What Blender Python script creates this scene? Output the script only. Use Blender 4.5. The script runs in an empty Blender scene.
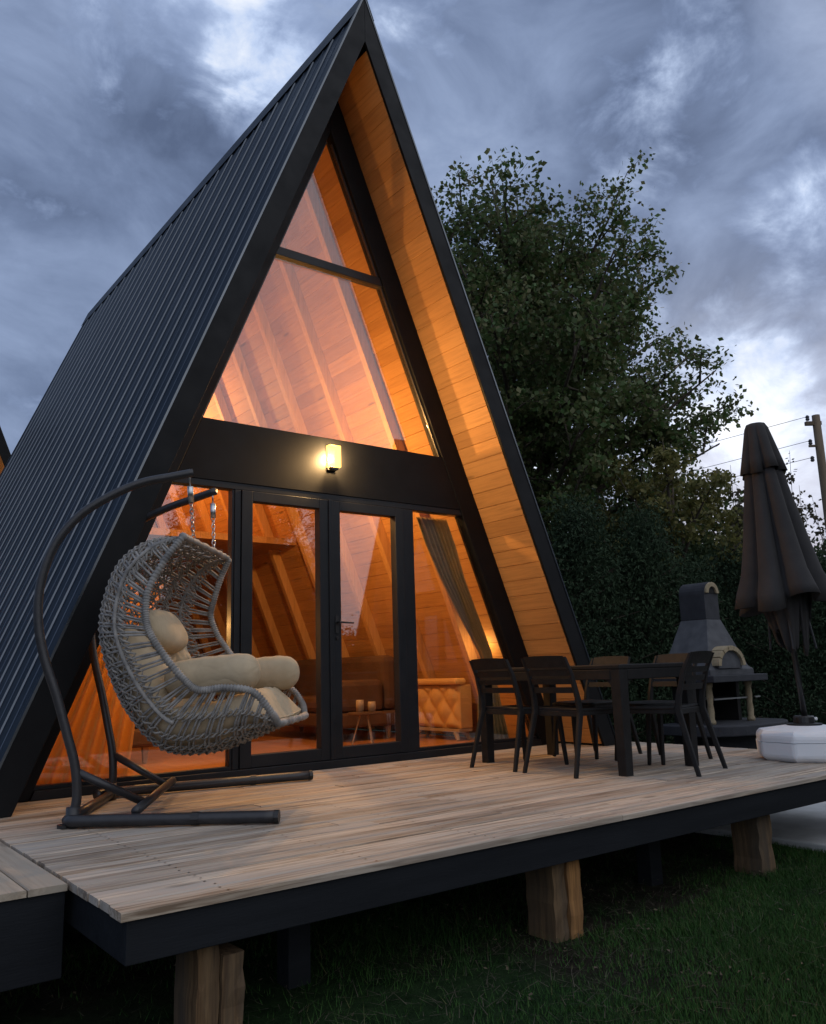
import bpy, math, random
import numpy as np
from mathutils import Vector, Matrix, noise as mnoise
R = math.radians
rnd = random.Random(7)
sc = bpy.context.scene
col = sc.collection

# ------------------------------------------------------------------ nodes / materials
def newmat(name):
    m = bpy.data.materials.new(name); m.use_nodes = True
    nt = m.node_tree; b = nt.nodes['Principled BSDF']
    return m, nt, b
def nd(nt, typ, **kw):
    n = nt.nodes.new(typ)
    ins = kw.pop('ins', {})
    for k, v in kw.items(): setattr(n, k, v)
    for k, v in ins.items():
        if hasattr(v, 'is_output') or isinstance(v, bpy.types.NodeSocket): nt.links.new(v, n.inputs[k])
        else: n.inputs[k].default_value = v
    return n
def mth(nt, op, a, b=None, c=None, clamp=False):
    n = nt.nodes.new('ShaderNodeMath'); n.operation = op; n.use_clamp = clamp
    for i, v in enumerate((a, b, c)):
        if v is None: continue
        if isinstance(v, bpy.types.NodeSocket): nt.links.new(v, n.inputs[i])
        else: n.inputs[i].default_value = v
    return n.outputs[0]
def vmth(nt, op, a, b=None):
    n = nt.nodes.new('ShaderNodeVectorMath'); n.operation = op
    for i, v in enumerate((a, b)):
        if v is None: continue
        if isinstance(v, bpy.types.NodeSocket): nt.links.new(v, n.inputs[i])
        else: n.inputs[i].default_value = v
    return n.outputs['Value'] if op in ('DOT_PRODUCT', 'LENGTH') else n.outputs[0]
def ramp(nt, fac, stops):
    n = nt.nodes.new('ShaderNodeValToRGB')
    e = n.color_ramp.elements
    while len(e) < len(stops): e.new(0.5)
    for i, (p, c) in enumerate(stops):
        e[i].position = p; e[i].color = (*c, 1) if len(c) == 3 else c
    nt.links.new(fac, n.inputs[0]); return n.outputs[0]
def mix(nt, fac, a, b, mode='MIX'):
    n = nt.nodes.new('ShaderNodeMix'); n.data_type = 'RGBA'; n.blend_type = mode
    for i, v in ((0, fac), (6, a), (7, b)):
        if isinstance(v, bpy.types.NodeSocket): nt.links.new(v, n.inputs[i])
        elif i == 0: n.inputs[0].default_value = v
        else: n.inputs[i].default_value = (*v, 1) if len(v) == 3 else v
    return n.outputs[2]
def coords(nt, scale=(1, 1, 1), kind='Object'):
    t = nt.nodes.new('ShaderNodeTexCoord')
    m = nt.nodes.new('ShaderNodeMapping'); m.inputs['Scale'].default_value = scale
    nt.links.new(t.outputs[kind], m.inputs[0]); return m.outputs[0]
def noise(nt, vec, scale, detail=4, rough=.55, dist=0):
    return nd(nt, 'ShaderNodeTexNoise', ins={'Vector': vec, 'Scale': scale, 'Detail': detail, 'Roughness': rough, 'Distortion': dist}).outputs[0]
def bump(nt, b, h, strength=.3, dist=.01):
    n = nd(nt, 'ShaderNodeBump', ins={'Height': h, 'Strength': strength, 'Distance': dist})
    nt.links.new(n.outputs[0], b.inputs['Normal'])

def mat_noisy(name, c1, c2, scale=8, rough=.6, r2=None, bmp=.15, bs=60, stretch=(1, 1, 1), metal=0, spec=.5):
    m, nt, b = newmat(name)
    v = coords(nt, stretch)
    f = noise(nt, v, scale)
    nt.links.new(ramp(nt, f, [(.3, c1), (.7, c2)]), b.inputs['Base Color'])
    if r2 is not None:
        rr = ramp(nt, noise(nt, v, scale * 2.3), [(.3, (rough,) * 3), (.7, (r2,) * 3)]); nt.links.new(rr, b.inputs['Roughness'])
    else: b.inputs['Roughness'].default_value = rough
    b.inputs['Metallic'].default_value = metal
    b.inputs['Specular IOR Level'].default_value = spec
    if bmp: bump(nt, b, noise(nt, v, bs, 3), bmp, .004)
    return m

def mat_boards(name, cols, axis, rough=.6, grey=None, knot=.5, grain=.35, coat=0.):
    """wood boards: one colour per board (random per island), grain along one axis, knots"""
    m, nt, b = newmat(name)
    st = [(1.2, 26, 26), (26, 1.2, 26), (26, 26, 1.2)][axis]
    g = nd(nt, 'ShaderNodeNewGeometry').outputs['Random Per Island']
    tc = nt.nodes.new('ShaderNodeTexCoord').outputs['Object']
    off = vmth(nt, 'ADD', tc, nd(nt, 'ShaderNodeCombineXYZ', ins={0: mth(nt, 'MULTIPLY', g, 37.), 1: mth(nt, 'MULTIPLY', g, 91.), 2: mth(nt, 'MULTIPLY', g, 53.)}).outputs[0])
    mp = nd(nt, 'ShaderNodeMapping', ins={'Vector': off, 'Scale': st}).outputs[0]
    gr = noise(nt, mp, 1.6, 6, .65, .6)
    base = ramp(nt, g, [(i / max(1, len(cols) - 1), c) for i, c in enumerate(cols)])
    dark = mix(nt, 1., base, (.42, .36, .31), 'MULTIPLY')
    cg = mix(nt, mth(nt, 'MULTIPLY', ramp(nt, gr, [(.42, (0, 0, 0)), (.72, (1, 1, 1))]), grain * 1.6), base, dark)
    if grey is not None:
        big = noise(nt, nd(nt, 'ShaderNodeMapping', ins={'Vector': off, 'Scale': [(.5, 4, 4), (4, .5, 4), (4, 4, .5)][axis]}).outputs[0], 1.4, 5, .6)
        cg = mix(nt, ramp(nt, big, [(.38, (0, 0, 0)), (.68, (1, 1, 1))]), cg, grey)
    if knot:
        ks = [(2.2, 9, 9), (9, 2.2, 9), (9, 9, 2.2)][axis]
        kv = nd(nt, 'ShaderNodeTexVoronoi', ins={'Vector': nd(nt, 'ShaderNodeMapping', ins={'Vector': off, 'Scale': ks}).outputs[0], 'Scale': .55, 'Randomness': 1.})
        kk = ramp(nt, kv.outputs['Distance'], [(.05, (1, 1, 1)), (.11, (0, 0, 0))])
        cg = mix(nt, mth(nt, 'MULTIPLY', kk, knot), cg, tuple(x * .28 for x in cols[0]))
    nt.links.new(cg, b.inputs['Base Color'])
    b.inputs['Roughness'].default_value = rough
    b.inputs['Coat Weight'].default_value = coat; b.inputs['Coat Roughness'].default_value = .25
    bump(nt, b, gr, .25, .004)
    return m

M = {}
M['lining'] = mat_boards('varnished_pine', [(.46, .228, .070), (.53, .272, .090), (.49, .246, .078), (.40, .192, .057)], 1, .68, knot=.65, grain=.28)
M['rafter'] = mat_boards('rafter_pine', [(.58, .31, .11), (.66, .37, .14)], 2, .6, knot=.4, grain=.3)
M['floorwood'] = mat_boards('floor_wood', [(.40, .17, .05), (.5, .22, .07), (.44, .19, .06)], 1, .3, knot=.3, grain=.3)
M['deck'] = mat_boards('deck_pine', [(.60, .48, .35), (.36, .28, .20), (.70, .57, .43), (.27, .21, .15), (.64, .52, .39), (.48, .38, .28), (.68, .56, .42)], 0, .72, grey=(.40, .36, .31), knot=.8, grain=1.15)
M['sidedeck'] = mat_boards('deck_pine_side', [(.50, .39, .27), (.42, .33, .24), (.56, .45, .32)], 1, .7, grey=(.33, .29, .23), knot=.6, grain=.6)
M['post'] = mat_boards('rough_timber', [(.15, .088, .038), (.19, .115, .05), (.12, .07, .034)], 2, .9, grey=(.06, .048, .034), knot=.4, grain=.9)
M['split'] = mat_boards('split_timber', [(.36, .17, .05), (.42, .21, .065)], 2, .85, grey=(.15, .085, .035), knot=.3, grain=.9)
M['metalroof'] = mat_noisy('dark_metal_cladding', (.130, .142, .155), (.155, .168, .182), 1.5, .24, .34, bmp=0, metal=1., spec=.5)
M['metalroof'].node_tree.nodes['Principled BSDF'].inputs['Specular Tint'].default_value = (.24, .25, .26, 1)
M['darkpaint'] = mat_noisy('anthracite_paint', (.0045, .0048, .0055), (.0075, .0080, .009), 3, .5, .65, bmp=.06, spec=.18)
M['frame'] = mat_noisy('anthracite_frame', (.009, .0105, .013), (.013, .015, .018), 4, .38, .48, bmp=.03, spec=.3)
M['skirt'] = mat_noisy('navy_board_paint', (.0085, .0100, .0125), (.0135, .0155, .019), 5, .6, .75, bmp=.2, stretch=(.3, 3, 3), spec=.2)
M['tube'] = mat_noisy('powder_coated_tube', (.020, .020, .022), (.028, .028, .031), 30, .34, .45, bmp=.05)
M['rope'] = mat_noisy('grey_rope', (.16, .15, .135), (.33, .31, .28), 40, .75, bmp=.5, bs=220)
M['ropedark'] = mat_noisy('weathered_rope', (.13, .128, .125), (.36, .345, .32), 14, .7, bmp=.6, bs=180)
M['cushion'] = mat_noisy('beige_fabric', (.40, .315, .20), (.50, .40, .265), 6, .95, bmp=.35, bs=260)
_m = M['cushion']; _nt = _m.node_tree; _b = _nt.nodes['Principled BSDF']; _c = coords(_nt)
_r = mth(_nt, 'ABSOLUTE', mth(_nt, 'SUBTRACT', noise(_nt, _c, 5.5, 2, .45, .8), .5))
_h = mth(_nt, 'ADD', ramp(_nt, _r, [(.0, (0, 0, 0)), (.12, (1, 1, 1))]), mth(_nt, 'MULTIPLY', noise(_nt, _c, 300., 2), .25))
bump(_nt, _b, _h, .22, .012)
M['plastic'] = mat_noisy('charcoal_resin', (.014, .0138, .014), (.021, .0205, .0205), 20, .55, .65, bmp=.1, bs=200, spec=.18)
M['white'] = mat_noisy('white_plastic', (.80, .83, .86), (.86, .88, .90), 3, .45, .55, bmp=.05)
M['black'] = mat_noisy('black_plastic', (.012, .012, .013), (.02, .02, .02), 10, .4, bmp=.05)
M['chain'] = mat_noisy('zinc_chain', (.5, .5, .5), (.65, .65, .63), 40, .35, bmp=0, metal=1)
M['bbqgrey'] = mat_noisy('painted_concrete', (.055, .058, .066), (.092, .096, .105), 9, .85, bmp=.5, bs=90)
M['bbqdark'] = mat_noisy('dark_concrete', (.024, .026, .032), (.040, .042, .050), 9, .85, bmp=.5, bs=90)
M['soot'] = mat_noisy('soot', (.006, .006, .006), (.014, .013, .012), 6, .95, bmp=.2)
M['stone'] = mat_noisy('cast_stone', (.27, .215, .13), (.38, .31, .20), 20, .9, bmp=.6, bs=70)
M['canvas'] = mat_noisy('taupe_canvas', (.030, .0285, .029), (.044, .0415, .041), 5, .9, bmp=.35, bs=200)
M['sofa'] = mat_noisy('brown_velvet', (.075, .035, .016), (.11, .052, .024), 5, .85, bmp=.2, bs=120)
M['tuft'] = mat_noisy('mustard_velvet', (.55, .30, .10), (.62, .36, .13), 6, .7, bmp=.1, bs=150)
M['curtain'] = mat_noisy('ochre_curtain', (.62, .36, .11), (.70, .42, .14), 4, .85, bmp=.25, bs=150)
_m = M['curtain']; _nt = _m.node_tree; _b = _nt.nodes['Principled BSDF']
_t = nd(_nt, 'ShaderNodeBsdfTranslucent', ins={'Color': (.95, .66, .26, 1)})
_nt.links.new(nd(_nt, 'ShaderNodeMixShader', ins={0: .55, 1: _b.outputs[0], 2: _t.outputs[0]}).outputs[0], _nt.nodes['Material Output'].inputs[0])
M['olive'] = mat_noisy('olive_curtain', (.22, .14, .05), (.28, .18, .065), 4, .85, bmp=.25, bs=150)
M['bark'] = mat_noisy('bark', (.045, .034, .025), (.10, .078, .058), 9, .95, bmp=.9, bs=25, stretch=(1, 1, .3))
M['polewood'] = mat_noisy('pole_wood', (.10, .075, .05), (.17, .13, .085), 6, .95, bmp=.7, bs=40, stretch=(1, 1, .2))
M['concrete'] = mat_noisy('concrete', (.36, .37, .36), (.48, .49, .48), 5, .9, bmp=.4)
M['candle'] = mat_noisy('pale_glassware', (.34, .24, .15), (.40, .29, .19), 5, .4, bmp=0)

def leafmat(name, cols, rough=.55, trans=.25):
    m, nt, b = newmat(name)
    g = nd(nt, 'ShaderNodeNewGeometry').outputs['Random Per Island']
    big = noise(nt, coords(nt), .55, 3)
    f = mth(nt, 'ADD', mth(nt, 'MULTIPLY', g, .55), mth(nt, 'MULTIPLY', mth(nt, 'SUBTRACT', big, .28), 1.0), clamp=True)
    c = ramp(nt, f, [(i / (len(cols) - 1), x) for i, x in enumerate(cols)])
    nt.links.new(c, b.inputs['Base Color']); b.inputs['Roughness'].default_value = rough
    b.inputs['Specular IOR Level'].default_value = .3
    t = nd(nt, 'ShaderNodeBsdfTranslucent', ins={'Color': c})
    ms = nd(nt, 'ShaderNodeMixShader', ins={0: trans, 1: b.outputs[0], 2: t.outputs[0]})
    nt.links.new(ms.outputs[0], nt.nodes['Material Output'].inputs[0])
    return m
M['leaf'] = leafmat('leaf_maple', [(.055, .064, .026), (.085, .095, .038), (.070, .135, .040), (.15, .15, .065), (.20, .18, .095)], trans=.35)
M['leaflight'] = leafmat('leaf_willow', [(.07, .085, .025), (.12, .13, .04), (.20, .185, .06), (.24, .20, .07)], trans=.4)
M['needle'] = leafmat('leaf_cypress', [(.020, .038, .020), (.034, .060, .030), (.055, .085, .04)], rough=.9, trans=.2)
M['hedge'] = leafmat('leaf_laurel', [(.030, .048, .020), (.046, .072, .028), (.085, .105, .04)], rough=.8, trans=.25)
M['sapling'] = leafmat('leaf_sapling', [(.06, .06, .035), (.09, .08, .05), (.12, .10, .06)])

def grassmat():
    m, nt, b = newmat('lawn_blades')
    g = nd(nt, 'ShaderNodeNewGeometry').outputs['Random Per Island']
    big = noise(nt, coords(nt), 1.3, 4)
    c = ramp(nt, g, [(0, (.020, .060, .013)), (.5, (.032, .088, .019)), (.9, (.050, .105, .026)), (.985, (.12, .115, .05))])
    c = mix(nt, ramp(nt, big, [(.4, (0, 0, 0)), (.7, (.65, .65, .65))]), c, (.016, .042, .010))
    nt.links.new(c, b.inputs['Base Color']); b.inputs['Roughness'].default_value = .65
    b.inputs['Specular IOR Level'].default_value = .08
    return m
M['grass'] = grassmat()
M['straw'] = mat_noisy('dry_straw', (.035, .03, .02), (.08, .068, .042), 4, .95, bmp=0)
def soilmat():
    m, nt, b = newmat('soil_and_turf')
    v = coords(nt)
    f = noise(nt, v, .7, 5, .6)
    f2 = noise(nt, v, 9, 5, .7)
    soil = ramp(nt, f2, [(.3, (.010, .009, .007)), (.7, (.030, .026, .019))])
    turf = ramp(nt, f2, [(.3, (.008, .018, .007)), (.7, (.018, .036, .013))])
    nt.links.new(mix(nt, ramp(nt, f, [(.40, (0, 0, 0)), (.55, (1, 1, 1))]), soil, turf), b.inputs['Base Color'])
    b.inputs['Roughness'].default_value = .95; b.inputs['Specular IOR Level'].default_value = .05
    bump(nt, b, f2, .8, .04)
    return m
M['ground'] = soilmat()

def glassmat():
    m = bpy.data.materials.new('window_glass'); m.use_nodes = True; nt = m.node_tree; nt.nodes.clear()
    o = nt.nodes.new('ShaderNodeOutputMaterial')
    lw = nd(nt, 'ShaderNodeLayerWeight', ins={'Blend': .5}).outputs['Facing']
    p5 = mth(nt, 'POWER', lw, 5.)
    fac = mth(nt, 'ADD', mth(nt, 'MULTIPLY', p5, .9), .074, clamp=True)
    tr = nd(nt, 'ShaderNodeBsdfTransparent', ins={'Color': (.97, .98, .97, 1)})
    gl = nd(nt, 'ShaderNodeBsdfGlossy', ins={'Color': (1, 1, 1, 1), 'Roughness': .0})
    ms = nd(nt, 'ShaderNodeMixShader', ins={0: fac, 1: tr.outputs[0], 2: gl.outputs[0]})
    nt.links.new(ms.outputs[0], o.inputs[0]); return m
M['glass'] = glassmat()
def emitmat(name, c, s):
    m, nt, b = newmat(name)
    b.inputs['Base Color'].default_value = (.8, .7, .5, 1)
    b.inputs['Emission Color'].default_value = (*c, 1); b.inputs['Emission Strength'].default_value = s
    return m
LAMP_S = 120.
def lampmat():
    m = bpy.data.materials.new('lit_lamp_glass'); m.use_nodes = True; nt = m.node_tree; nt.nodes.clear()
    o = nt.nodes.new('ShaderNodeOutputMaterial')
    ms = nd(nt, 'ShaderNodeMixShader', ins={0: .55, 1: nd(nt, 'ShaderNodeBsdfTransparent').outputs[0], 2: nd(nt, 'ShaderNodeEmission', ins={'Color': (1, .56, .09, 1), 'Strength': 5.5}).outputs[0]})
    nt.links.new(ms.outputs[0], o.inputs[0]); return m
M['lampglow'] = lampmat()

# ------------------------------------------------------------------ mesh helpers
class MB:
    def __init__(s): s.v = []; s.f = []
    def add(s, vs, fs):
        o = len(s.v); s.v += [tuple(x) for x in vs]; s.f += [tuple(i + o for i in f) for f in fs]; return s
    def box(s, x0, y0, z0, x1, y1, z1):
        vs = [(x, y, z) for x in (x0, x1) for y in (y0, y1) for z in (z0, z1)]
        return s.add(vs, [(0, 1, 3, 2), (4, 6, 7, 5), (0, 4, 5, 1), (2, 3, 7, 6), (0, 2, 6, 4), (1, 5, 7, 3)])
    def hexa(s, q0, q1):
        return s.add(list(q0) + list(q1), [(3, 2, 1, 0), (4, 5, 6, 7), (0, 1, 5, 4), (1, 2, 6, 5), (2, 3, 7, 6), (3, 0, 4, 7)])
    def bar(s, a, b, w0, h0, w1=None, h1=None, side=None):
        """tapered square bar from a to b; w along `side`, h along the other"""
        a = Vector(a); b = Vector(b); d = (b - a).normalized()
        sd = Vector(side) if side else (Vector((0, 0, 1)).cross(d) if abs(d.z) < .9 else Vector((0, 1, 0)))
        sd = (sd - d * sd.dot(d)).normalized(); up = d.cross(sd)
        w1 = w0 if w1 is None else w1; h1 = h0 if h1 is None else h1
        def ring(p, w, h): return [p + sd * (w / 2 * i) + up * (h / 2 * j) for i, j in ((-1, -1), (1, -1), (1, 1), (-1, 1))]
        return s.hexa(ring(a, w0, h0), ring(b, w1, h1))
    def prism(s, poly, y0, y1, plane='xz'):
        n = len(poly)
        if plane == 'xz': a = [(p[0], y0, p[1]) for p in poly]; b = [(p[0], y1, p[1]) for p in poly]
        elif plane == 'xy': a = [(p[0], p[1], y0) for p in poly]; b = [(p[0], p[1], y1) for p in poly]
        else: a = [(y0, p[0], p[1]) for p in poly]; b = [(y1, p[0], p[1]) for p in poly]
        return s.add(a + b, [tuple(range(n)), tuple(range(2 * n - 1, n - 1, -1))] + [(i, i + n, (i + 1) % n + n, (i + 1) % n) for i in range(n)])
    def tube(s, pts, r, n=8, cap=True, closed=False):
        pts = [Vector(p) for p in pts]; N = len(pts)
        rr = r if isinstance(r, (list, tuple)) else [r] * N
        t = []
        for i in range(N):
            if closed: d = pts[(i + 1) % N] - pts[i - 1]
            else: d = pts[min(i + 1, N - 1)] - pts[max(i - 1, 0)]
            t.append(d.normalized() if d.length > 1e-9 else Vector((0, 0, 1)))
        up = Vector((0, 0, 1)) if abs(t[0].z) < .9 else Vector((1, 0, 0))
        x = (up - t[0] * up.dot(t[0])).normalized()
        vs = []
        for i in range(N):
            x = (x - t[i] * x.dot(t[i]))
            x = x.normalized() if x.length > 1e-6 else t[i].orthogonal().normalized()
            y = t[i].cross(x)
            for j in range(n):
                a = 2 * math.pi * j / n
                vs.append(pts[i] + (x * math.cos(a) + y * math.sin(a)) * rr[i])
        fs = []
        for i in range(N if closed else N - 1):
            k = (i + 1) % N
            for j in range(n): fs.append((i * n + j, i * n + (j + 1) % n, k * n + (j + 1) % n, k * n + j))
        if cap and not closed: fs += [tuple(range(n - 1, -1, -1)), tuple(range((N - 1) * n, N * n))]
        return s.add(vs, fs)
    def lathe(s, prof, n=24, c=(0, 0, 0)):
        vs = [(c[0] + r * math.cos(2 * math.pi * j / n), c[1] + r * math.sin(2 * math.pi * j / n), c[2] + z) for r, z in prof for j in range(n)]
        m = len(prof); fs = [(i * n + j, i * n + (j + 1) % n, (i + 1) * n + (j + 1) % n, (i + 1) * n + j) for i in range(m - 1) for j in range(n)]
        fs += [tuple(range(n - 1, -1, -1)), tuple(range((m - 1) * n, m * n))]
        return s.add(vs, fs)
    def grid(s, P, closeu=False, closev=False):
        nu, nv = len(P), len(P[0]); vs = [p for r in P for p in r]
        fs = []
        for i in range(nu if closeu else nu - 1):
            for j in range(nv if closev else nv - 1):
                a, b = (i + 1) % nu, (j + 1) % nv
                fs.append((i * nv + j, a * nv + j, a * nv + b, i * nv + b))
        return s.add(vs, fs)
    def mesh(s, name):
        me = bpy.data.meshes.new(name); me.from_pydata([tuple(v) for v in s.v], [], s.f); me.update(); return me
    def build(s, name, mat, parent=None, bevel=0, smooth=False, subsurf=0, loc=None):
        o = bpy.data.objects.new(name, s.mesh(name)); col.objects.link(o)
        o.data.materials.append(M[mat])
        if parent: o.parent = parent
        if loc: o.location = loc
        if smooth:
            o.data.polygons.foreach_set('use_smooth', [True] * len(o.data.polygons))
        if bevel:
            b = o.modifiers.new('b', 'BEVEL'); b.width = bevel; b.segments = 2; b.limit_method = 'ANGLE'; b.angle_limit = R(40)
        if subsurf:
            m = o.modifiers.new('s', 'SUBSURF'); m.levels = subsurf; m.render_levels = subsurf
        return o
def tag(o, label=None, cat=None, group=None, kind=None):
    if label: o['label'] = label
    if cat: o['category'] = cat
    if group: o['group'] = group
    if kind: o['kind'] = kind
    return o
def thing(name, label, cat, loc=(0, 0, 0), rz=0, group=None):
    o = bpy.data.objects.new(name, None); col.objects.link(o)
    o.location = loc; o.rotation_euler = (0, 0, rz); o.empty_display_size = .2
    return tag(o, label, cat, group)
def copy_tree(o, parent=None):
    c = o.copy(); col.objects.link(c)
    if parent: c.parent = parent
    for ch in list(o.children): copy_tree(ch, c)
    return c
def catmull(pts, n):
    pts = [Vector(p) for p in pts]; out = []
    P = [pts[0] * 2 - pts[1]] + pts + [pts[-1] * 2 - pts[-2]]
    for i in range(1, len(P) - 2):
        for k in range(n):
            t = k / n; a, b, c, d = P[i - 1:i + 3]
            out.append(.5 * ((2 * b) + (c - a) * t + (2 * a - 5 * b + 4 * c - d) * t * t + (3 * b - a - 3 * c + d) * t ** 3))
    out.append(pts[-1]); return out
def fast_mesh(name, V, F, mat, parent=None):
    """V (n,3) float array, F (m,k) int array"""
    me = bpy.data.meshes.new(name)
    n, m, k = len(V), len(F), F.shape[1]
    me.vertices.add(n); me.vertices.foreach_set('co', np.asarray(V, np.float32).ravel())
    me.loops.add(m * k); me.loops.foreach_set('vertex_index', np.asarray(F, np.int32).ravel())
    me.polygons.add(m); me.polygons.foreach_set('loop_start', np.arange(0, m * k, k, dtype=np.int32))
    me.update(calc_edges=True); me.validate()
    o = bpy.data.objects.new(name, me); col.objects.link(o); me.materials.append(M[mat])
    if parent: o.parent = parent
    return o

# ------------------------------------------------------------------ camera
f_px, yaw, pitch, roll = 833.268, .6578, .1893, -.0303
C = Vector((-3.6951, -5.9084, .7294))
fw = Vector((math.sin(yaw) * math.cos(pitch), math.cos(yaw) * math.cos(pitch), math.sin(pitch)))
r0 = Vector((math.cos(yaw), -math.sin(yaw), 0)); u0 = r0.cross(fw)
r2 = r0 * math.cos(roll) + u0 * math.sin(roll); u2 = -r0 * math.sin(roll) + u0 * math.cos(roll)
cd = bpy.data.cameras.new('camera'); cam = bpy.data.objects.new('camera', cd); col.objects.link(cam)
cam.matrix_world = Matrix(((r2.x, u2.x, -fw.x, C.x), (r2.y, u2.y, -fw.y, C.y), (r2.z, u2.z, -fw.z, C.z), (0, 0, 0, 1)))
cd.sensor_fit = 'HORIZONTAL'; cd.sensor_width = 36; cd.lens = 36 * f_px / 826; cd.clip_end = 2000; cd.clip_start = .05
sc.camera = cam

# ------------------------------------------------------------------ world: dusk sky with broken cloud
SUN_AZ, SUN_EL = R(29.5), R(7)
w = bpy.data.worlds.new('World'); sc.world = w; w.use_nodes = True
nt = w.node_tree; bg = nt.nodes['Background']
sky = nd(nt, 'ShaderNodeTexSky', sky_type='NISHITA', sun_disc=False, sun_elevation=SUN_EL, sun_rotation=R(90) - SUN_AZ, air_density=1.2, dust_density=1.5, ozone_density=2.)
dirv = vmth(nt, 'NORMALIZE', nt.nodes.new('ShaderNodeTexCoord').outputs['Generated'])
sx = nd(nt, 'ShaderNodeSeparateXYZ', ins={0: dirv})
dz = mth(nt, 'ADD', mth(nt, 'MAXIMUM', sx.outputs[2], 0.), .28)
pv = nd(nt, 'ShaderNodeCombineXYZ', ins={0: mth(nt, 'DIVIDE', sx.outputs[0], dz), 1: mth(nt, 'DIVIDE', sx.outputs[1], dz), 2: .37}).outputs[0]
cv = vmth(nt, 'MULTIPLY', dirv, (1., 1., 1.45))
n1 = noise(nt, cv, 2.2, 6, .52, .35)
n2 = noise(nt, vmth(nt, 'ADD', cv, (5.2, 1.3, 4.)), 5.5, 8, .58, .5)
n3 = noise(nt, vmth(nt, 'ADD', cv, (1.7, 8.3, 2.)), 11., 8, .6, .3)
def lobe(az, el, width):
    a, e = R(az), R(el); d = (math.cos(a) * math.cos(e), math.sin(a) * math.cos(e), math.sin(e))
    dt = vmth(nt, 'DOT_PRODUCT', dirv, d)
    return mth(nt, 'EXPONENT', mth(nt, 'MULTIPLY', mth(nt, 'SUBTRACT', dt, 1.), 1. / (1 - math.cos(R(width)))))
def lobes(lst):
    acc = None
    for az, el, wd, s in lst:
        l = mth(nt, 'MULTIPLY', lobe(az, el, wd), s)
        acc = l if acc is None else mth(nt, 'ADD', acc, l)
    return acc
LB = lobes([(63, 41, 6, .22), (59, 35, 4, .16), (73, 46, 7, .15), (25, 27.5, 3.5, .13), (32.5, 37, 4, .08), (30, 16.5, 5, .20), (23, 7, 9, .12), (50, 46, 5, .08), (42, 12, 7, .10)])
LD = lobes([(34, 32, 5, .05), (26, 38, 7, .06), (68, 32.5, 6, .14), (40, 43, 7, .05), (30, 23, 4, .05), (78, 24, 10, .05)])
d0 = mth(nt, 'ADD', mth(nt, 'MULTIPLY', n1, .5), mth(nt, 'MULTIPLY', n2, .5))
cov = mth(nt, 'ADD', mth(nt, 'SUBTRACT', mth(nt, 'ADD', d0, LD), LB), mth(nt, 'MULTIPLY', mth(nt, 'SUBTRACT', n3, .5), .50))
mask = ramp(nt, cov, [(.29, (0, 0, 0)), (.37, (.5, .5, .5)), (.48, (1, 1, 1))])
gap = ramp(nt, mth(nt, 'SUBTRACT', 1.08, mth(nt, 'ADD', mth(nt, 'MULTIPLY', cov, 1.1), mth(nt, 'MULTIPLY', n3, .3))), [(.40, (.34, .46, .76)), (.60, (.60, .73, 1.0)), (.80, (1.08, 1.11, 1.16))])
inner = ramp(nt, mth(nt, 'SUBTRACT', mth(nt, 'ADD', mth(nt, 'MULTIPLY', n2, .62), mth(nt, 'MULTIPLY', n1, .38)), mth(nt, 'MULTIPLY', LD, .9)), [(.30, (.108, .148, .255)), (.43, (.180, .240, .392)), (.55, (.285, .368, .565)), (.68, (.42, .52, .74))])
cloud = mix(nt, mask, gap, inner)
# glow of the hidden sun low in the east
gl_ = mth(nt, 'MULTIPLY', lobe(30, 14.5, 6.5), mth(nt, 'MULTIPLY_ADD', n2, 1.5, -.36))
cloud = mix(nt, 1., cloud, vmth(nt, 'SCALE', (1., .94, .86)), 'ADD')
_sc = [n for n in nt.nodes if n.type == 'VECT_MATH' and n.operation == 'SCALE'][-1]; nt.links.new(mth(nt, 'MAXIMUM', gl_, 0.), _sc.inputs['Scale'])
# the western half of the sky (behind the camera) is brighter, thinner overcast
back = mth(nt, 'ADD', mth(nt, 'MULTIPLY', vmth(nt, 'DOT_PRODUCT', dirv, (.25, -.88, .42)), .9), -.10, clamp=True)
bcol = ramp(nt, d0, [(.30, (.78, .85, 1.02)), (.70, (1.40, 1.41, 1.50))])
cl2 = mix(nt, ramp(nt, back, [(.0, (0, 0, 0)), (.75, (1, 1, 1))]), cloud, bcol)
skys = vmth(nt, 'SCALE', sky.outputs[0]); [n for n in nt.nodes if n.type == 'VECT_MATH' and n.operation == 'SCALE'][-1].inputs['Scale'].default_value = .06
comb = mix(nt, .90, skys, cl2)
low = ramp(nt, sx.outputs[2], [(.0, (.35, .35, .35)), (.06, (1, 1, 1))])
nt.links.new(mix(nt, 1., comb, low, 'MULTIPLY'), bg.inputs[0]); bg.inputs[1].default_value = 1.
sl = bpy.data.lights.new('sun', 'SUN'); sl.energy = .5; sl.angle = R(18); sl.color = (1, .86, .70)
so = bpy.data.objects.new('sun', sl); col.objects.link(so)
sd = Vector((math.cos(SUN_AZ) * math.cos(SUN_EL), math.sin(SUN_AZ) * math.cos(SUN_EL), math.sin(SUN_EL)))
so.rotation_euler = sd.to_track_quat('Z', 'Y').to_euler()
sc.view_settings.view_transform = 'Standard'; sc.view_settings.look = 'None'; sc.view_settings.gamma = 1; sc.view_settings.exposure = 0
sc.cycles.use_denoising = True
sc.cycles.max_bounces = 10; sc.cycles.transparent_max_bounces = 24; sc.cycles.diffuse_bounces = 4; sc.cycles.glossy_bounces = 4
sc.cycles.sample_clamp_indirect = 4.

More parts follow.
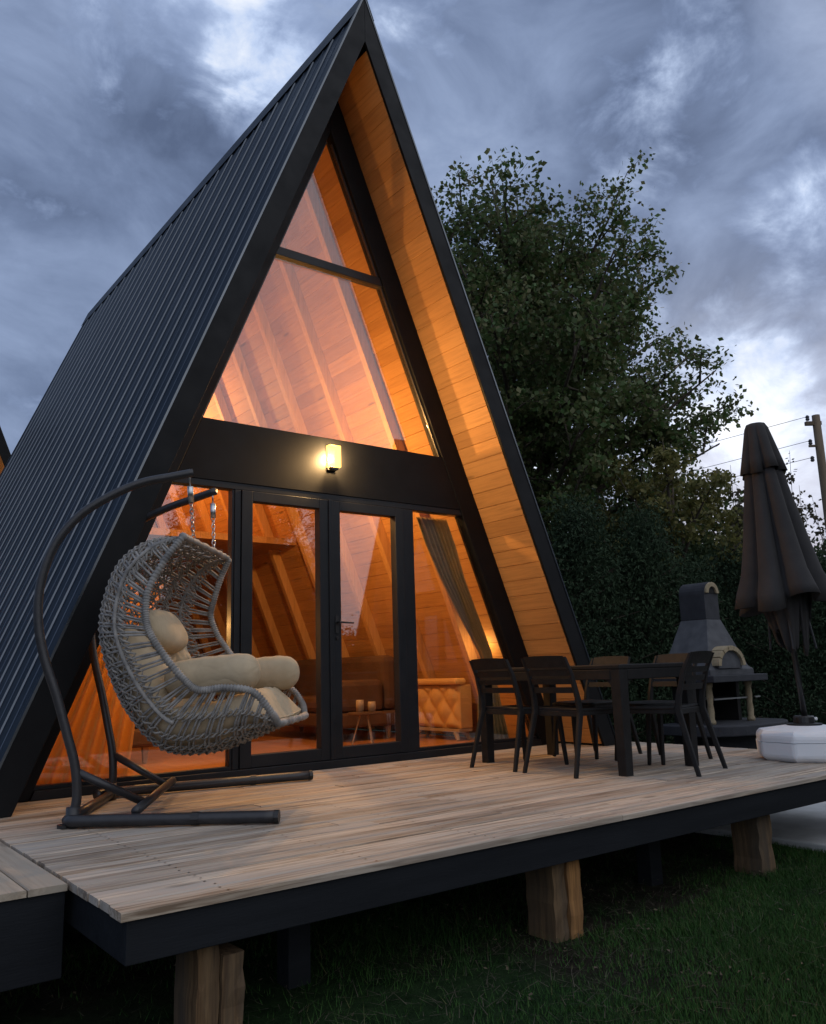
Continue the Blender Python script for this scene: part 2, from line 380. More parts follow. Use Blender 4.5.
# ------------------------------------------------------------------ ground
GZ = -.52
g = MB(); N = 60
def gh(x, y): return GZ + .018 * mnoise.noise((x * 1.1, y * 1.1, 3)) + .01 * mnoise.noise((x * 4, y * 4, 9))
xs = sorted(set([-300, -120, -50, -25] + [round(-12 + i * .4, 2) for i in range(78)] + [25, 40, 70, 140, 300]))
ys = sorted(set([-300, -120, -50, -25] + [round(-12 + i * .4, 2) for i in range(70)] + [22, 40, 70, 140, 300]))
g.grid([[(x, y, gh(x, y) if abs(x) < 20 and abs(y) < 20 else GZ) for x in xs] for y in ys])
tag(g.build('ground', 'ground', smooth=True), kind='structure')

def blades(name, n, area, hmin, hmax, wd, lean, mat, seed, keep=None, flat=False):
    rs = np.random.RandomState(seed)
    x = rs.uniform(area[0], area[2], n); y = rs.uniform(area[1], area[3], n)
    if keep is not None:
        k = keep(x, y, rs); x, y = x[k], y[k]
    n = len(x)
    h = rs.uniform(hmin, hmax, n); a = rs.uniform(0, 6.283, n); ln = rs.uniform(.2, 1, n) * lean
    z = np.array([gh(p, q) for p, q in zip(x, y)])
    dx, dy = np.cos(a), np.sin(a)
    w2 = wd * rs.uniform(.6, 1.3, n) / 2
    V = np.zeros((n, 3, 3)); zb = z + (rs.uniform(.004, .03, n) if flat else -.004); zt = z + (rs.uniform(.004, .05, n) if flat else h * (1 - .4 * ln))
    V[:, 0] = np.stack([x - dy * w2, y + dx * w2, zb], 1); V[:, 1] = np.stack([x + dy * w2, y - dx * w2, zb], 1)
    V[:, 2] = np.stack([x + dx * h * ln, y + dy * h * ln, zt], 1)
    F = np.arange(n * 3).reshape(n, 3)
    return fast_mesh(name, V.reshape(-1, 3), F, mat)
def lawnkeep(x, y, rs):
    # lawn to the right, thinning out under and along the deck and to the left
    edge = (x + 1.2 * (y + 4.2)) * .55 - .2 + .25 * np.sin(x * 3.1 + y * 2) 
    d = np.where(y > -3.0, (x - .4) * .8 - (y + 3.0) * 1.6, (x + .9) * .9 - (y + 3.0) * 1.0)
    p = np.clip(d * .6 + .12 + .15 * np.sin(5 * x + 3 * y), .02, 1)
    return rs.uniform(0, 1, len(x)) < p
tag(blades('grass', 420000, (-2.6, -5.2, 3.6, -1.2), .018, .046, .0042, .9, 'grass', 3, lawnkeep), kind='stuff')
def tuftkeep(x, y, rs):
    return rs.uniform(0, 1, len(x)) < np.clip(.25 + .6 * np.sin(x * 2.3 + 1) * np.sin(y * 3.1) , .03, .8)
tag(blades('rough_grass', 60000, (-4.5, -4.6, 1.2, -1.6), .03, .10, .0032, 1.3, 'grass', 5, tuftkeep), kind='stuff')
tag(blades('dry_straw', 9000, (-3.2, -4.2, 2.2, -1.8), .04, .20, .0035, 1., 'straw', 11, lambda x, y, rs: rs.uniform(0, 1, len(x)) < np.clip(.12 + .7 * np.exp(-((x - .3) ** 2 + (y + 2.6) ** 2) / .9) + .5 * np.exp(-((x + 1.2) ** 2 + (y + 3.3) ** 2) / .6), 0, 1), flat=True), kind='stuff')
_rs = np.random.RandomState(8); _n = 600
_x = _rs.uniform(-3.5, 4, _n); _y = _rs.uniform(-5.2, -1.5, _n); _V = np.zeros((_n, 4, 3)); _a = _rs.uniform(0, 6.28, _n); _s = _rs.uniform(.005, .014, _n)
_z = np.array([gh(p, q) for p, q in zip(_x, _y)]) + _rs.uniform(.012, .035, _n)
for _i, (_p, _q) in enumerate(((1, 0), (0, .6), (-1, 0), (0, -.6))):
    _V[:, _i, 0] = _x + _s * (_p * np.cos(_a) - _q * np.sin(_a)); _V[:, _i, 1] = _y + _s * (_p * np.sin(_a) + _q * np.cos(_a)); _V[:, _i, 2] = _z + _rs.uniform(-.006, .006, _n)
M['deadleaf'] = mat_noisy('dead_leaf', (.05, .036, .02), (.11, .085, .05), 3, .9, bmp=0)
tag(fast_mesh('fallen_leaves', _V.reshape(-1, 3), np.arange(_n * 4).reshape(_n, 4), 'deadleaf'), kind='stuff')
sl_ = MB(); sl_.box(1.95, -2.95, GZ - .05, 4.2, -1.7, GZ + .05)
tag(sl_.build('concrete_path', 'concrete', bevel=.01), kind='structure')

# ------------------------------------------------------------------ the A-frame cabin
k, Ho, Hi, Hg = .4078, 6.633, 6.195, 5.644
zf, zg, zm1, zm2, OV, L = 2.2197, 2.706, 4.3447, 4.2638, .617, 7.45
def sl(H, z, s): return s * k * (H - z)
def slab(mb, H0, H1, y0, y1, zb, s, zt0=None, zt1=None):
    """sloped slab between layer H0 (outer) and H1 (inner), plumb cut at the foot, mitred at the ridge"""
    poly = [(0, H0), (sl(H0, zb, s), zb), (sl(H1, zb, s), zb), (0, H1)]
    if s < 0: poly = poly[::-1]
    return mb.prism(poly, y0, y1)
cabin = thing('a_frame_cabin', 'black A-frame cabin with metal roof and glowing pine interior, largest building in the picture', 'cabin')
for s in (-1, 1):
    slab(MB(), Ho - .02, Hi + .05, -OV + .03, L, .03, s).build('roof_deck', 'darkpaint', cabin)
    # trapezoid metal sheet
    mb = MB(); pitch_ = .352; prof = []
    y = -OV + .004
    while y < L:
        prof += [(y, .0105), (y + .022, .0105), (y + .030, 0.), (y + .168, 0.), (y + .173, .0035), (y + .184, .0035), (y + .189, 0), (y + .345, 0.)]
        y += pitch_
    prof.append((L + .02, .0105))
    nrm = Vector((s, 0, k)).normalized()
    P = []
    for (yy, h) in prof:
        off = nrm * h
        top = Vector((0, yy, Ho)) + Vector((0, 0, h / nrm.z * .9)); bot = Vector((sl(Ho, .0, s), yy, .0)) + off
        P.append([top, bot] if s > 0 else [bot, top])
    mb.grid(P); ro = mb.build('roof_panel', 'metalroof', cabin)
    sm = ro.modifiers.new('t', 'SOLIDIFY'); sm.thickness = .004
    # rake fascia
    slab(MB(), Ho + .005, Hi, -OV - .025, -OV + .0, .0, s).build('fascia_board', 'darkpaint', cabin, bevel=.004)
    # edge trim: thin bent flashing
    slab(MB(), Ho + .045, Ho + .006, -OV - .03, -OV + .014, -.0, s).build('verge_flashing', 'metalroof', cabin)
    # planks: eave soffit and inner lining
    for nm, ya, yb, cut in (('soffit', -OV + .004, -.062, False), ('ceiling_lining', .065, L - .1, True)):
        mb = MB(); zz = .02; pw = .150 * math.cos(math.atan(k))
        r_ = random.Random(3 if s > 0 else 4)
        while zz < Hi - .12:
            z1 = min(zz + pw - .0012, Hi - .05)
            cuts = [ya]
            if cut:
                c_ = ya + r_.uniform(.8, 3)
                while c_ < yb - .6: cuts.append(c_); c_ += r_.uniform(1.8, 3.2)
            elif r_.random() < .0: cuts.append((ya + yb) / 2)
            cuts.append(yb)
            for a, b in zip(cuts[:-1], cuts[1:]):
                jit = r_.uniform(-.0012, .0012)
                q = lambda H, z, yy: (sl(H, z, s), yy, z)
                Ha, Hb = Hi + .05, Hi + jit
                cz_ = .0028
                # plank with chamfered long edges facing the room
                ring = lambda yy: [q(Ha, zz, yy), q(Hb + .012, zz, yy), q(Hb, zz + cz_, yy), q(Hb, z1 - cz_, yy), q(Hb + .012, z1, yy), q(Ha, z1, yy)]
                A_, B_ = ring(a), ring(b - .002)
                n_ = 6
                mb.add(A_ + B_, [tuple(range(n_)), tuple(range(2 * n_ - 1, n_ - 1, -1))] + [(i, i + n_, (i + 1) % n_ + n_, (i + 1) % n_) for i in range(n_)])
            zz += pw
        mb.build(nm, 'lining', cabin)
    # rafters
    for i in range(9):
        y0 = .67 + i * .79
        mb = MB(); poly = [(sl(Hi - .003, .03, s), .03), (sl(Hi - .003, Hi - .35, s), Hi - .35), (sl(Hi - .29, Hi - .35, s), Hi - .35), (sl(Hi - .29, .03, s), .03)]
        mb.prism(poly, y0, y0 + .075); mb.build('rafter', 'rafter', cabin, bevel=.004)
    # gable frame
    poly = [(0, Hi - .002), (sl(Hi - .002, .0, s), .0), (sl(Hg, .0, s), .0), (0, Hg)]
    MB().prism(poly, -.06, .062).build('gable_post', 'darkpaint', cabin, bevel=.004)
rc = MB()
rc.prism([(-.098, Ho - .19), (0, Ho + .058), (.098, Ho - .19), (.094, Ho - .19), (0, Ho + .042), (-.094, Ho - .19)], -OV - .034, L + .03)
rc.build('ridge_cap', 'metalroof', cabin)
e = .003
bx = lambda z, d=0: k * (Hg - z) - e + d
MB().prism([(-bx(zf), zf), (bx(zf), zf), (bx(zg), zg), (-bx(zg), zg)], -.055, .055).build('beam', 'darkpaint', cabin, bevel=.003)
uw = MB().prism([(-bx(zm2), zm2), (bx(zm2), zm2), (bx(zm1), zm1), (-bx(zm1), zm1)], -.045, .04).build('window', 'frame', cabin, bevel=.004)
MB().prism([(-bx(zg) + .01, zg + .002), (bx(zg) - .01, zg + .002), (bx(zm2) - .01, zm2 - .002), (-bx(zm2) + .01, zm2 - .002)], -.012, .008).build('pane', 'glass', uw)
MB().prism([(-bx(zm1) + .01, zm1 + .002), (bx(zm1) - .01, zm1 + .002), (0, Hg - .03)], -.012, .008).build('pane', 'glass', uw)
bd = MB()
for s in (-1, 1):
    for z0, z1 in ((zg + .002, zm2 - .002), (zm1 + .002, Hg - .1)):
        bd.prism([(s * (bx(z0) - .002), z0), (s * (bx(z1) - .002), z1), (s * (bx(z1) - .014), z1), (s * (bx(z0) - .014), z0)], -.03, -.0125)
bd.build('glazing_bead', 'tube', uw)
# ground-floor frame
MB().prism([(-bx(2.168), 2.168), (bx(2.168), 2.168), (bx(zf) , zf - .002), (-bx(zf), zf - .002)], -.05, .045).build('head_rail', 'frame', cabin, bevel=.003)
MB().prism([(-bx(.0), .0), (bx(.0), .0), (bx(.06), .06), (-bx(.06), .06)], -.075, .06).build('sill', 'frame', cabin, bevel=.004)
MB().box(-.912, -.05, .061, -.862, .045, 2.167).build('door_post', 'frame', cabin, bevel=.003)
MB().box(.712, -.05, .061, .815, .045, 2.167).build('door_post', 'frame', cabin, bevel=.003)
for s, xa in ((-1, -.914), (1, .817)):
    fr = MB()
    fr.box(min(xa, xa + s * .018), -.04, .062, max(xa, xa + s * .018), .03, 2.166)
    x0 = abs(xa)
    fr.prism([(s * (x0 + .018), .062), (s * (bx(.062) - .002), .062), (s * (bx(.085) - .002), .085), (s * (x0 + .018), .085)], -.04, .03)
    wn = fr.build('window', 'frame', cabin)
    MB().prism([(s * (x0 + .01), .08), (s * (bx(.08) - .004), .08), (s * (bx(2.166) - .004), 2.166), (s * (x0 + .01), 2.166)], -.012, .008).build('pane', 'glass', wn)
def leaf(x0, x1, ga, gb):
    d = MB()
    d.box(x0, -.062, .064, ga, .02, 2.165); d.box(gb, -.062, .064, x1, .02, 2.165)
    d.box(ga, -.062, .064, gb, .02, .155); d.box(ga, -.062, 2.085, gb, .02, 2.165)
    o = d.build('door', 'frame', cabin, bevel=.004)
    MB().box(ga - .01, -.022, .15, gb + .01, -.002, 2.09).build('pane', 'glass', o)
    return o
leaf(-.858, -.062, -.765, -.158)
dr = leaf(-.052, .708, .042, .622)
MB().box(-.075, -.074, .064, -.035, -.062, 2.165).build('astragal', 'frame', dr, bevel=.003)
h = MB(); h.box(-.02, -.07, 1.06, .012, -.0625, 1.20)
h.tube([(-.004, -.066, 1.145), (-.004, -.115, 1.145)], .009); h.tube([(-.004, -.112, 1.145), (.03, -.114, 1.143), (.13, -.112, 1.14)], [.0085, .0085, .007])
h.tube([(-.004, -.0625, 1.02), (-.004, -.075, 1.02)], .013)
h.build('handle', 'black', dr, smooth=False)
fl = MB(); xx = -2.40
while xx < 2.4:
    fl.box(xx, .065, -.05, min(xx + .128, 2.42), L - .12, .02); xx += .13
fl.build('floor', 'floorwood', cabin)
MB().box(-2.55, -.02, GZ - .05, 2.55, L - .05, -.055).build('plinth', 'darkpaint', cabin)
bw = MB(); zz = .02
while zz < Hi - .3:
    bw.prism([(-k * (Hi - zz) + .01, zz), (k * (Hi - zz) - .01, zz), (k * (Hi - zz - .146) - .01, zz + .146), (-k * (Hi - zz - .146) + .01, zz + .146)], L - .1, L - .06); zz += .15
bw.build('back_wall', 'lining', cabin)
MB().prism([(-k * Hi, 0.0), (k * Hi, 0.0), (0, Hi)], L - .055, L - .02).build('gable_wall', 'darkpaint', cabin)

# wall lamp on the beam
def wall_lamp(loc, rz, label):
    t = thing('wall_lamp', label, 'lamp', loc, rz)
    MB().box(-.038, -.012, -.11, .038, 0, .09).build('back_plate', 'black', t, bevel=.004)
    MB().prism([(-.03, -.115), (.03, -.115), (.04, -.0905), (-.04, -.0905)], -.07, -.025).build('base_cup', 'black', t, bevel=.003)
    MB().box(-.035, -.07, .1005, .035, -.025, .108).build('cap', 'black', t, bevel=.003)
    MB().box(-.055, -.080, -.09, .055, -.014, .10).build('lamp_glass', 'lampglow', t, bevel=.006)
    l = bpy.data.lights.new('bulb', 'POINT'); l.energy = LAMP_W; l.color = (1, .60, .25); l.shadow_soft_size = .028
    lo = bpy.data.objects.new('bulb', l); col.objects.link(lo); lo.parent = t; lo.location = (0, -.048, 0)
    return t
LAMP_W = 185.
wall_lamp((-.04, -.056, 2.53), 0, 'small square wall lamp glowing yellow on the black beam over the doors')

# neighbouring cabins: same type
def short_cabin(loc, rz, label, lamp_label, group='neighbouring A-frame cabins'):
    keep = ('roof_deck', 'roof_panel', 'fascia_board', 'soffit', 'gable_post', 'ridge_cap', 'beam', 'window', 'head_rail', 'sill', 'door_post', 'door', 'plinth', 'back_wall', 'gable_wall', 'floor', 'ceiling_lining')
    c = cabin.copy(); col.objects.link(c); c.location = loc; c.rotation_euler = (0, 0, rz)
    c['label'] = label; c['group'] = group
    for ch in list(cabin.children):
        if ch.name.split('.')[0] in keep: copy_tree(ch, c)
    m = Matrix.Translation(loc) @ Matrix.Rotation(rz, 4, 'Z')
    if lamp_label: wall_lamp(m @ Vector((-.012, -.056, 2.53)), rz, lamp_label)
    return c
short_cabin((-1.25, 10.75, 0), 0, 'second A-frame cabin, a sliver of dark roof edge and orange soffit at the left edge', 'lit wall lamp on the gable of the far left neighbouring cabin')
short_cabin((9.4, -10.9, 0), R(-90), 'unlit A-frame cabin across the lawn, seen mirrored in the right hand door glass', None)

# interior lamps, and one light added for the left curtain
def point(name, loc, e_, colr, rad=.05):
    l = bpy.data.lights.new(name, 'POINT'); l.energy = e_; l.color = colr; l.shadow_soft_size = rad
    o = bpy.data.objects.new(name, l); col.objects.link(o); o.location = loc; return o
WARM = (1, .50, .15)
point('ceiling_light', (.2, .95, 2.70), 145, WARM)
point('ceiling_light', (0, 4.7, 3.95), 135, WARM)
point('hidden_light', (-1.35, .9, 1.15), 26, WARM)  # added to make the left curtain glow, out of sight behind the hanging chair
point('hidden_light', (2.02, .45, .95), 3.5, (1, .60, .22))
lf = MB(); xx = -1.62
while xx < 1.6:
    lf.box(xx, 3.35, 2.36, min(xx + .143, 1.55), L - .12, 2.44); xx += .145
lf.build('loft_floor', 'lining', cabin)

# ------------------------------------------------------------------ interior furniture
def cushion_box(mb, x0, y0, z0, x1, y1, z1): mb.box(x0, y0, z0, x1, y1, z1)
def sofa(loc, rz, ln, label):
    t = thing('sofa', label, 'sofa', loc, rz)
    MB().box(-ln / 2, -.40, .14, ln / 2, .38, .30).build('base', 'sofa', t, bevel=.03)
    for i in (0, 1):
        w_ = (ln - .36) / 2; x0 = -ln / 2 + .18 + i * w_
        MB().box(x0 + .005, -.42, .302, x0 + w_ - .005, .20, .46).build('seat_cushion', 'sofa', t, bevel=.05)
    MB().box(-ln / 2 + .02, .20, .302, ln / 2 - .02, .40, .90).build('backrest', 'sofa', t, bevel=.07)
    for s in (-1, 1):
        a, b = sorted((s * ln / 2, s * (ln / 2 - .17)))
        MB().box(a, -.42, .302, b, .195, .64).build('armrest', 'sofa', t, bevel=.06)
    for x in (-ln / 2 + .1, ln / 2 - .1):
        for y in (-.33, .3):
            MB().bar((x, y, .139), (x, y, 0), .05, .05, .03, .03).build('leg', 'candle', t)
    return t
sofa((1.52, 2.75, .021), R(-90), 2.1, 'dark brown sofa inside the cabin behind the right door glass')
sofa((-1.35, 2.3, .021), R(90), 1.9, 'dark brown sofa inside the cabin behind the hanging chair')
t = thing('tufted_bench', 'mustard diamond tufted bench on wooden legs behind the right window', 'bench', (2.0, 1.18, .021), 0)
P = []; W_, H_ = .76, .44
for i in range(49):
    row = []
    for j in range(29):
        yy = -W_ / 2 + W_ * i / 48; zz = .12 + H_ * j / 28
        a = (yy / .127 + zz / .147); b = (yy / .127 - zz / .147)
        d = abs(math.sin(a * math.pi / 1.0 * .5)) * abs(math.sin(b * math.pi / 1.0 * .5))
        ed = min(1, 12 * min(i, 48 - i) / 48, 12 * min(j, 28 - j) / 28)
        row.append((.03 - (.045 * d ** .6) * ed - .01 * ed, yy, zz))
    P.append(row)
MB().grid(P).build('tufted_panel', 'tuft', t, smooth=True)
MB().box(.031, -W_ / 2, .12, .19, W_ / 2, .56).build('body', 'tuft', t, bevel=.01)
MB().box(-.05, -W_ / 2 - .03, .563, .10, W_ / 2 + .03, .63).build('seat', 'tuft', t, bevel=.025)
MB().box(-.0, -W_ / 2, .085, .18, W_ / 2, .117).build('plinth_rail', 'candle', t, bevel=.004)
for s in (-1, 1):
    MB().bar((.02, s * W_ * .40, .085), (.0, s * W_ * .47, 0), .045, .045, .025, .025).build('leg', 'candle', t)
    MB().bar((.15, s * W_ * .40, .085), (.16, s * W_ * .47, 0), .045, .045, .025, .025).build('leg', 'candle', t)
t = thing('side_table', 'small round side table on wire legs behind the right door glass', 'table', (1.13, 1.22, .021))
MB().lathe([(.0, .30), (.17, .30), (.175, .31), (.17, .325), (0, .325)], 28).build('tabletop', 'sofa', t)
for i in range(3):
    a = i * 2.09 + .4
    MB().tube([(.05 * math.cos(a), .05 * math.sin(a), .30), (.14 * math.cos(a), .14 * math.sin(a), 0)], .008, 6).build('leg', 'candle', t)
for dx, dy, hh, lb in ((-.05, .02, .12, 'pale glass candle holder on the left of the small side table'), (.06, -.03, .10, 'pale glass candle holder on the right of the small side table')):
    c = MB().lathe([(.0, 0), (.035, 0), (.042, hh * .5), (.038, hh), (.03, hh), (.0, hh * .8)], 16).build('candle_holder', 'candle', loc=(1.13 + dx, 1.22 + dy, .347), smooth=True)
    tag(c, lb, 'candle holder', 'candle holders on the side table')
def curtain(name, mat, prof, y, label, folds, amp):
    """prof: rows (z, xa, xb) top to bottom; pleated sheet"""
    P = []
    for z, xa, xb in prof:
        row = []
        n = folds * 8
        for i in range(n + 1):
            u = i / n; x = xa + (xb - xa) * u
            row.append((x, y + amp * math.sin(u * folds * 2 * math.pi + .6 * math.sin(z * 3)) + .25 * amp * math.sin(u * 9 + z * 4), z))
        P.append(row)
    o = MB().grid(P).build(name, mat, smooth=True)
    o.modifiers.new('t', 'SOLIDIFY').thickness = .006
    return tag(o, label, 'curtain')
curtain('curtain', 'olive', [(2.15, 1.02, 1.36), (1.9, 1.12, 1.46), (1.6, 1.27, 1.56), (1.3, 1.45, 1.69), (1.05, 1.62, 1.80), (.9, 1.72, 1.86), (.82, 1.76, 1.88), (.7, 1.73, 1.90), (.45, 1.70, 1.95), (.2, 1.68, 2.02), (.03, 1.66, 2.06)], .13, 'olive curtain tied back along the right sloping wall inside the window', 7, .022)
curtain('curtain', 'curtain', [(1.45, -1.66, -1.38), (1.2, -1.78, -1.45), (.95, -1.88, -1.52), (.7, -1.98, -1.54), (.45, -2.08, -1.56), (.25, -2.16, -1.58), (.1, -2.22, -1.60), (.03, -2.25, -1.62)], .16, 'orange curtain glowing behind the left window, behind the swing stand', 6, .03)

# ------------------------------------------------------------------ deck
XD0, XD1, YD0 = -2.72, 3.05, -3.065
deck = thing('wooden_deck', 'wide weathered pine deck carrying the chairs, with black skirt boards', 'deck', (0, 0, 0))
mb = MB(); r_ = random.Random(12); y = YD0; bwid = .118
while y < -.09:
    y1 = min(y + bwid - .0085, -.08)
    cuts = [XD0]; c_ = XD0 + r_.uniform(1.2, 3.9)
    while c_ < XD1 - .8: cuts.append(c_); c_ += r_.uniform(2.6, 4.)
    cuts.append(XD1)
    for a, b in zip(cuts[:-1], cuts[1:]):
        dzv = r_.uniform(-.0022, .0022); a2 = a + (r_.uniform(-.004, .004) if a == XD0 else .0015)
        # two reeded strips per board: shallow groove
        ring = lambda x: [(x, y, -.028), (x, y1, -.028), (x, y1, -.004 + dzv), (x, y1 - .004, dzv), (x, y + .004, dzv), (x, y, -.004 + dzv)]
        A_, B_ = ring(a2), ring(b - .0015)
        mb.add(A_ + B_, [tuple(range(5, -1, -1)), tuple(range(6, 12))] + [(i, (i + 1) % 6, (i + 1) % 6 + 6, i + 6) for i in range(6)])
    y += bwid
mb.build('deck_boards', 'deck', deck)
scw = MB()
y = YD0
while y < -.15:
    for i in range(9):
        x = XD0 + .375 + i * .63
        for yy in (y + .028, y + .085):
            a, b = x + r_.uniform(-.008, .008), yy + r_.uniform(-.005, .005)
            scw.add([(a + .0055 * math.cos(t * 1.0472), b + .0055 * math.sin(t * 1.0472), .0028) for t in range(6)], [(0, 1, 2, 3, 4, 5)])
    y += bwid
o = scw.build('screw_heads', 'black', deck); o['kind'] = 'stuff'
SK = -.165
MB().box(XD0 + .02, YD0 + .012, SK, XD1 - .02, YD0 + .045, -.030).build('skirt_board', 'skirt', deck, bevel=.003)
MB().box(XD0 + .02, YD0 + .047, SK, XD0 + .052, -.1, -.030).build('skirt_board', 'skirt', deck, bevel=.003)
MB().box(XD1 - .052, YD0 + .047, SK, XD1 - .02, -.1, -.030).build('skirt_board', 'skirt', deck, bevel=.003)
for i in range(9):
    x = XD0 + .35 + i * .63
    MB().box(x, YD0 + .05, -.15, x + .05, -.1, -.031).build('joist', 'skirt', deck)
def timber_post(x0, x1, y0, y1, z1, seed, lab=None, mt='post'):
    q = random.Random(seed); mb = MB(); n = 7
    def ring(z, s=0):
        return [Vector((x0 + q.uniform(-.005, .005), y0 + q.uniform(-.005, .005), z)), Vector(((x0 + x1) / 2 + q.uniform(-.008, .008), y0 - q.uniform(0, .010), z)), Vector((x1 + q.uniform(-.007, .007), y0 + q.uniform(-.004, .010), z)),
                Vector((x1 + q.uniform(-.006, .006), y1, z)), Vector((x0 + q.uniform(-.006, .006), y1, z))]
    P = [ring(GZ - .1 + (z1 - GZ + .1) * i / n) for i in range(n + 1)]
    mb.grid(P, closev=True); mb.add(P[-1], [(0, 1, 2, 3, 4)])
    o = mb.build('timber_post', mt, deck)
    if lab: o['label'] = lab
    return o
timber_post(-2.43, -2.35, -2.99, -2.8, SK + .001, 1)
timber_post(-2.343, -2.262, -3.0, -2.8, SK - .055, 2)
timber_post(-.67, -.585, -2.98, -2.8, SK + .001, 3)
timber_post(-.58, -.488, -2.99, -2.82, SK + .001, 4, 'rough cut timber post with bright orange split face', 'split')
timber_post(1.09, 1.24, -2.98, -2.80, SK + .001, 5)
for x in (-1.895, .47):
    MB().box(x, -2.66, -.53, x + .105, -2.56, -.151).build('steel_post', 'skirt', deck, bevel=.004)
side = thing('side_deck', 'narrow strip of deck with lengthwise boards at the left edge', 'deck', (0, 0, 0))
mb = MB(); x = XD0 - .012
while x > -4.4:
    ring = lambda yy: [(x - .136, yy, -.028), (x, yy, -.028), (x, yy, -.007), (x - .004, yy, -.003), (x - .132, yy, -.003), (x - .136, yy, -.007)]
    y_0 = -2.50 + r_.uniform(-.006, .006)
    A_, B_ = ring(y_0), ring(3.5)
    mb.add(A_ + B_, [tuple(range(6)), tuple(range(11, 5, -1))] + [(i, i + 6, (i + 1) % 6 + 6, (i + 1) % 6) for i in range(6)])
    x -= .141
mb.build('deck_boards', 'sidedeck', side)
MB().box(-4.4, -2.485, -.33, XD0 - .014, -2.45, -.030).build('skirt_board', 'skirt', side, bevel=.003)  # extra depth of this dark board stands in for the shadow below the deck
MB().box(-4.3, -2.3, GZ - .05, -4.2, -2.2, -.031).build('timber_post', 'post', side)
MB().box(-3.0, -2.3, GZ - .05, -2.9, -2.2, -.031).build('timber_post', 'post', side)

# ------------------------------------------------------------------ hanging egg chair
O = Vector((-1.65, -1.22, 0)); U = Vector((.755, -.656, 0)).normalized(); Wv = Vector((.656, .755, 0)).normalized()
PHI = math.atan2(U.y, U.x)
TIPF, TIPB = Vector((-1.87, -1.47, 1.86)), Vector((-1.55, -1.07, 1.86))
stand = thing('swing_stand', 'dark curved steel stand with two poles and splayed base holding the hanging chair', 'swing stand', (-2.1, -.85, 0))
so_ = Vector((-2.1, -.85, 0))
def st_build(pts, r, name, n=12): return MB().tube([Vector(p) - so_ for p in pts], r, n).build(name, 'tube', stand, smooth=True)
def pole_pts(base, tip):
    d = Vector((tip.x - base.x, tip.y - base.y, 0)); ln = d.length; d.normalize()
    pr = [(.0, .05), (.015, .15), (0., .30), (-.045, .46), (-.105, .66), (-.175, .86), (-.215, 1.06), (-.21, 1.26), (-.15, 1.46), (-.035, 1.62), (.12, 1.735), (.32, 1.815), (.5, 1.855), (.57 + .07, 1.885)]
    sc_ = (ln + .02) / .64
    return catmull([base + d * (a * (sc_ if a > .12 else 1)) + Vector((0, 0, z)) for a, z in pr], 5)
BF, BB = Vector((-2.375, -1.275, 0)), Vector((-1.91, -.42, 0))
st_build(pole_pts(BF, TIPF), .0245, 'pole')
st_build(pole_pts(BB, TIPB), .0245, 'pole')
FE, BE = Vector((-1.58, -1.99, .036)), Vector((-.57, -.60, .036))
z_ = Vector((0, 0, .036))
FC = Vector((-2.395, -1.27, 0)); BC = Vector((-1.99, -.40, 0))
st_build(catmull([FC + z_, Vector((-2.38, -1.32, .036)), Vector((-2.25, -1.43, .036)), FE * .5 + Vector((-2.25, -1.43, .036)) * .5, FE], 6), .031, 'foot_tube')
st_build(catmull([BC + z_ + Vector((0, 0, .0)), Vector((-1.9, -.36, .036)), Vector((-1.7, -.37, .036)), BE * .5 + Vector((-1.7, -.37, .036)) * .5, BE], 6), .031, 'foot_tube')
for a in (FE, BE):
    other = Vector((-2.25, -1.43, .036)) if a is FE else Vector((-1.7, -.37, .036))
    d = (other - a).normalized()
    MB().tube([a - so_ - d * .004, a - so_ + d * .02], .033, 12).build('end_cap', 'black', stand, smooth=False)
    MB().tube([a - so_ + d * .40, a - so_ + d * .44], .0335, 12).build('collar', 'black', stand, smooth=False)
st_build([BF + Vector((-.02, .03, .034)), BB + Vector((-.01, -.02, .034))], .026, 'cross_bar')
CF, CB = Vector((-2.13, -1.50, .075)), Vector((-1.50, -.40, .075))
st_build([CF, CB], .024, 'cross_bar')
for a, b in ((BF + Vector((.01, 0, .27)), CF.lerp(CB, .22)), (BB + Vector((.01, -.01, .27)), CF.lerp(CB, .80))):
    st_build([a, b], .022, 'brace')
for b in (BF, BB):
    MB().tube([b - so_ + Vector((0, 0, .0)), b - so_ + Vector((0, 0, .10))], .036, 12).build('socket', 'tube', stand, smooth=True)
MB().tube([Vector((-2.2, -1.3, 0)) - so_ + Vector((-.22, .03, .0)), Vector((-2.42, -1.27, .02)) - so_], .03, 10).build('rubber_foot', 'black', stand)

chair = thing('hanging_chair', 'grey rope woven egg chair hanging on chains from the curved stand', 'hanging chair', O, PHI)
# local frame: x = facing, y = width (far +), z up
rimc = [(0.0, 1.50), (-.086, 1.368), (-.165, 1.207), (-.172, 1.072), (-.14, .97), (-.06, .85), (.04, .73), (.121, .668), (.255, .675), (.405, .652), (.497, .548), (.520, .482)]
spc = [(-.01, 1.505), (-.24, 1.525), (-.425, 1.42), (-.52, 1.2), (-.54, .98), (-.475, .74), (-.36, .52), (-.17, .335), (.08, .32), (.29, .385), (.455, .452), (.535, .482)]
rimf = [(0.012, 1.48), (-.05, 1.36), (-.098, 1.22), (-.118, 1.12), (-.075, 1.00), (-.005, .90), (.07, .80), (.14, .70), (.255, .672), (.405, .650), (.485, .560), (.515, .490)]
hw = [.43, .46, .48, .49, .50, .50, .49, .48, .48, .47, .45, .38]
NS = 110
def samp(lst, n):
    return catmull([Vector((a[0], a[1], 0)) if isinstance(a, tuple) else Vector((a, 0, 0)) for a in lst], n)
rimf_s = samp(rimf, 10); rim_s, sp_s, hw_s = samp(rimc, 10), samp(spc, 10), samp(hw, 10)
NR = len(rim_s)
